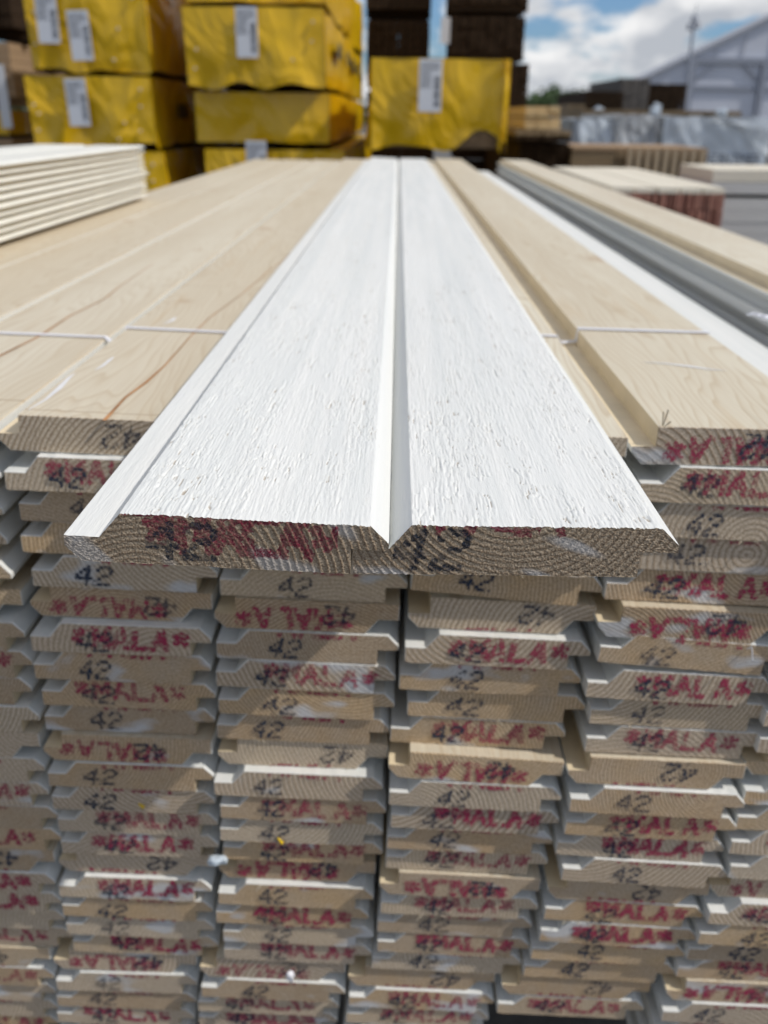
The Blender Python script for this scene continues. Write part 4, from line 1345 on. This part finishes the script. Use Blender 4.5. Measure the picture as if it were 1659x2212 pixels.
def film_pack(u0, u1, v0, v1, Y, L, lab, film, seed):
    x0, x1, z0, z1 = px_rect(u0, u1, v0, v1, Y)
    w, h = x1 - x0, z1 - z0
    root = empty('film_wrapped_pack', ((x0 + x1) / 2, Y, z0))
    tag(root, lab, 'timber pack', 'packs in clear film')
    c = MB()
    for j in range(5):
        c.box(-w / 2 + 0.03, w / 2 - 0.03, 0.03, L - 0.03, j * h / 5, (j + 1) * h / 5 - 0.01)
    link('timber_core', c.mesh('timber_core', M_BROWN), root)
    v, f = [], []

    def sheet(fn, nu, nv):
        b = len(v)
        for j in range(nv + 1):
            for i in range(nu + 1):
                v.append(fn(i / nu, j / nv))
        for j in range(nv):
            for i in range(nu):
                a = b + j * (nu + 1) + i
                f.append((a, a + 1, a + nu + 2, a + nu + 1))
    sheet(lambda a, q: (-w / 2 + a * w, -0.01 - abs(fold(a * w * 1.4, q * h * 1.4, seed)) * 1.2 * min(1, min(a, 1 - a) * 8), h * (1 - q)), 26, 10)
    sheet(lambda a, q: (-w / 2 - abs(fold(a * L, q * h, seed + 3)), L * (1 - a), h * (1 - q)), 12, 6)
    sheet(lambda a, q: (w / 2 + abs(fold(a * L, q * h, seed + 4)), L * a, h * (1 - q)), 12, 6)
    sheet(lambda a, q: (-w / 2 + a * w, -0.01 + q * L, h + 0.012 * abs(math.sin(a * 11 + q * 3))), 16, 8)
    link('plastic_film', pydata('plastic_film', v, f, film, smooth=True), root)
    return root


film_pack(1238, 1334, 258, 330, 12.0, 2.4, 'timber pack in dull clear film, end one beside the slatted pack', M_FILM2, 71)
film_pack(1336, 1432, 249, 330, 11.9, 2.4, 'timber pack in shiny creased clear film behind the slatted pack', M_FILM, 72)
fp = film_pack(1436, 1648, 252, 370, 11.8, 2.6, 'wide timber pack in grey-blue film with dark lettering', M_FILM2, 73)
x0, x1, z0, z1 = px_rect(1436, 1648, 252, 370, 11.8)
w, h = x1 - x0, z1 - z0
m = MB()
v, f = [], []
for i in range(13):       # loose top sheet sagging over the right half
    t = i / 12
    for q in range(5):
        d = q / 4 * (0.10 + 0.62 * t * t)
        v.append((-w * 0.06 + t * w * 0.56, -0.07 - 0.03 * math.sin(q * 2.1 + t * 5), h + 0.01 - d * h))
for i in range(12):
    for q in range(4):
        a = i * 5 + q
        f.append((a, a + 5, a + 6, a + 1))
link('loose_sheet', pydata('loose_sheet', v, f, M_FILM, smooth=True), fp)
tcu = bpy.data.curves.new('lettering', 'FONT')
tcu.body = 'SWEDEN TIMBER'
tcu.size = 0.175
tcu.extrude = 0.001
tmp = bpy.data.objects.new('lettering_source', tcu)
COL.objects.link(tmp)
bpy.context.view_layer.update()
tme = bpy.data.meshes.new_from_object(tmp.evaluated_get(bpy.context.evaluated_depsgraph_get()))
bpy.data.objects.remove(tmp)
tme.materials.clear()
tme.materials.append(mat_flat('dark_blue_print', (0.02, 0.03, 0.06), 0.5))
tx = [q.co.x for q in tme.vertices]
sx = w * 0.60 / (max(tx) - min(tx))
lt = link('lettering', tme, fp, (-w * 0.17, -0.085, h * 0.13), (math.pi / 2, 0, 0))
lt.scale = (sx, 1.0, 1.0)

# long brown pack and far dark stacks
tp(1262, 1600, 236, 256, 20.0, 3.0, 'long low honey-brown timber pack in front of the hall', M_BROWN, 3, 12, 0.01, seed=81, bearers=False)
tp(1258, 1600, 258, 300, 20.2, 3.0, 'shaded timber pack under the long honey-brown one', M_DARK, 4, 12, 0.01, seed=82)
tp(1266, 1344, 196, 250, 28.0, 5.0, 'far dark stack of timber next to the trees', M_DARK, 8, 5, 0.02, seed=83)
tp(1346, 1396, 168, 250, 29.0, 5.0, 'far tall grey stack of timber before the hall', timber_mat('grey_timber', (0.10, 0.09, 0.08), (0.19, 0.17, 0.15)), 10, 3, 0.02, seed=84)
tp(1397, 1478, 180, 250, 29.5, 5.0, 'far dark stack of timber against the hall wall', M_DARK, 9, 5, 0.02, seed=85)
tp(1228, 1262, 224, 262, 24.0, 3.0, 'small far brown timber pack left of the film-wrapped packs', M_BROWN, 4, 3, 0.02, seed=86)
for i, (u, v, Y) in enumerate(((1414, 243, 19.9), (1558, 243, 11.6), (1292, 240, 27.9), (1418, 232, 29.4))):
    q = at(u, v, Y)
    o = scrap('film_scrap', q, 0.0065 * Y, M_FILMB, 90 + i, (1.0, 0.5, 0.7))
    tag(o, ['tuft of pale film on the long honey-brown pack', 'tuft of pale film on the wide grey-blue pack', 'tuft of pale film on the far dark stack by the trees', 'pale film patch on the far stack before the hall'][i], 'film scrap')

# ------------------------------------------------------------------ tent hall
M_CLAD = mat_flat('hall_sheeting', (0.58, 0.60, 0.66), 0.5, 0.06, 0.6)
M_FRAME = mat_flat('hall_frame', (0.30, 0.32, 0.37), 0.5)
M_ROOF = mat_flat('hall_roof', (0.42, 0.43, 0.46), 0.45, 0.05, 0.5)
YH = 60.0
pe, pr_ = at(1392, 169, YH), at(1690, 26, YH)
slope_ = (pr_.z - pe.z) / (pr_.x - pe.x)
half = 17.0
hall = empty('tent_hall', (pe.x + half, YH, 0))
tag(hall, 'large pale gabled tent hall with grey steel frame', 'building')
ze, zr = pe.z, pe.z + slope_ * half
hl = 2.5
v = [(-half, 0, 0), (half, 0, 0), (half, 0, ze), (0, 0, zr), (-half, 0, ze), (-half, hl, 0), (half, hl, 0), (half, hl, ze), (0, hl, zr), (-half, hl, ze)]
link('wall', pydata('wall', v, [(0, 1, 2, 3, 4), (5, 9, 8, 7, 6), (0, 4, 9, 5), (1, 6, 7, 2)], M_CLAD), hall)
m = MB()
for s in (-1, 1):
    a, b = Vector((0, -0.3, zr + 0.12)), Vector((s * (half + 0.3), -0.3, ze + 0.12 - 0.3 * slope_))
    c, d = b + Vector((0, hl + 0.6, 0)), a + Vector((0, hl + 0.6, 0))
    m.quad(a, b, c, d)
    up = Vector((0, 0, -0.16))
    m.quad(a + up, d + up, c + up, b + up).quad(a, a + up, b + up, b).quad(b, b + up, c + up, c)
link('roof', m.mesh('roof', M_ROOF), hall)
zb = at(1500, 131, YH).z
zq = at(1500, 190, YH).z
hx = lambda u: at(u, 200, YH).x - hall.location.x
for u in (1487, 1640, 1793):
    q = MB()
    x = hx(u)
    q.box(x - 0.16, x + 0.16, -0.34, -0.04, 0, zb - 0.18)
    link('column', q.mesh('column', M_FRAME), hall)
q = MB()
q.box(hx(1480), half - 2, -0.30, -0.02, zb - 0.17, zb + 0.17)
link('beam', q.mesh('beam', M_FRAME), hall)
q = MB()
q.box(hx(1487) + 0.17, half - 2.5, -0.22, -0.03, zq - 0.13, zq + 0.13)
link('rail', q.mesh('rail', M_FRAME), hall)
for u, s in ((1487, 1), (1640, -1), (1640, 1), (1793, -1)):
    q = MB()
    q.bar((hx(u) + s * 0.16, -0.2, zq + (zb - zq) * 0.25), (hx(u) + s * 1.25, -0.2, zb - 0.17), 0.14, 0.14)
    link('brace', q.mesh('brace', M_FRAME), hall)
for a, b in ((1487, 1640), (1640, 1793)):
    for z0, z1 in ((0.05, zq - 0.14), (zq + 0.14, zb - 0.18)):
        q = MB()
        q.box(hx(a) + 0.2, hx(b) - 0.2, -0.09, -0.015, z0, z1)
        link('door_panel', q.mesh('door_panel', M_CLAD), hall)
q = MB()
for i in range(5):
    x = hx(1530) + i * 1.7
    q.bar((x, -0.05, zb + 0.2), (x + 0.1, -0.05, ze + slope_ * (x + half) - 0.3), 0.05, 0.05)
link('seam', q.mesh('seam', M_ROOF), hall)

# light mast
p = at(1482, 240, 45.0)
mast = empty('light_mast', (p.x, 45.0, 0))
tag(mast, 'slim light mast with a lamp cluster standing in front of the hall', 'light mast')
zt = at(1497, 62, 45.0)
q = MB()
q.tube((0, 0, 0), (zt.x - p.x, 0, zt.z), 0.10, 0.06, 10)
link('pole', q.mesh('pole', M_FRAME), mast)
for dx, dz in ((-0.14, 0.0), (0.14, 0.05), (0.0, 0.30)):
    q = MB()
    q.box(zt.x - p.x + dx - 0.11, zt.x - p.x + dx + 0.11, -0.12, 0.12, zt.z + dz - 0.05, zt.z + dz + 0.20)
    lh = link('lamp_head', q.mesh('lamp_head', M_FRAME), mast)
    q = MB()
    q.box(zt.x - p.x + dx - 0.08, zt.x - p.x + dx + 0.08, -0.14, -0.125, zt.z + dz, zt.z + dz + 0.15)
    link('lens', q.mesh('lens', M_LABEL), lh)
q = MB()
q.tube((zt.x - p.x, 0, zt.z), (zt.x - p.x + 0.02, 0, zt.z + 0.95), 0.03, 0.015, 6)
link('aerial', q.mesh('aerial', M_FRAME), mast)

# ------------------------------------------------------------------ trees on the horizon
k = N('tree_leaves')
r1, r2, r3, rc, r0 = k.rnd()
pn = k.noise(k.obj(), 1.3, 4, 0.6)
k.set(k.mix(pn, (0.022, 0.045, 0.016), (0.065, 0.10, 0.035)), 0.7, 0.2)
M_LEAF = k.m
M_BARK = mat_flat('tree_bark', (0.10, 0.075, 0.055), 0.9, 0.3, 5)


def tree(x, Y, h, w, label, seed, n=1500):
    q = random.Random(seed)
    root = empty('tree', (x, Y, 0))
    tag(root, label, 'tree', 'trees on the horizon')
    t = MB()
    t.tube((0, 0, 0), (0.1, 0, h * 0.55), 0.25, 0.14, 8)
    lobes = []
    for i in range(11):
        a = q.uniform(0, 6.283)
        rr_ = w * 0.5 * q.uniform(0.15, 0.75)
        c = Vector((math.cos(a) * rr_, math.sin(a) * rr_, h * q.uniform(0.35, 0.85)))
        lobes.append((c, w * q.uniform(0.16, 0.28)))
        t.tube((0.05, 0, h * 0.3), c, 0.10, 0.04, 5)
    link('trunk', t.mesh('trunk', M_BARK), root)
    v, f = [], []
    for i in range(n):
        c, r = q.choice(lobes)
        d = Vector((q.gauss(0, 1), q.gauss(0, 1), q.gauss(0, 0.85))).normalized() * r * q.uniform(0.55, 1.08)
        p = c + d
        u = Vector((q.gauss(0, 1), q.gauss(0, 1), q.gauss(0, 1))).normalized()
        s = u.orthogonal().normalized()
        e = q.uniform(0.12, 0.30) * w / 6
        b = len(v)
        v += [tuple(p + u * e), tuple(p + s * e * .7), tuple(p - u * e), tuple(p - s * e * .7)]
        f.append((b, b + 1, b + 2, b + 3))
    link('crown', pydata('crown', v, f, M_LEAF), root)


for i, (u, v_, Y, w, lab) in enumerate(((1180, 193, 75, 5.0, 'rounded green tree on the horizon right of the dark stack'), (1232, 214, 90, 6.5, 'lower green tree beside the rounded one on the horizon'),
                                        (1268, 212, 92, 6.0, 'dark green tree on the horizon touching the far dark stack'), (1322, 190, 85, 6.5, 'green tree top showing above the far dark stack'),
                                        (1146, 200, 95, 4.0, 'tree on the horizon half behind the dark stack'))):
    p = at(u, v_, Y)
    tree(p.x, Y, p.z * 1.02, w, lab, 200 + i)
hv, hf = [], []
q = random.Random(77)
for i in range(5000):
    x, z = q.uniform(-60, 90), abs(q.gauss(0, 1.1))
    p = Vector((x, 120 + q.uniform(-2, 2), min(z, 3.4)))
    u = Vector((q.gauss(0, 1), q.gauss(0, 1), q.gauss(0, 1))).normalized()
    s = u.orthogonal().normalized()
    e = q.uniform(0.3, 0.7)
    b = len(hv)
    hv += [tuple(p + u * e), tuple(p + s * e * .7), tuple(p - u * e), tuple(p - s * e * .7)]
    hf.append((b, b + 1, b + 2, b + 3))
o = link('treeline', pydata('treeline', hv, hf, M_LEAF))
tag(o, 'far dark band of bushes along the horizon', None, kind='stuff')
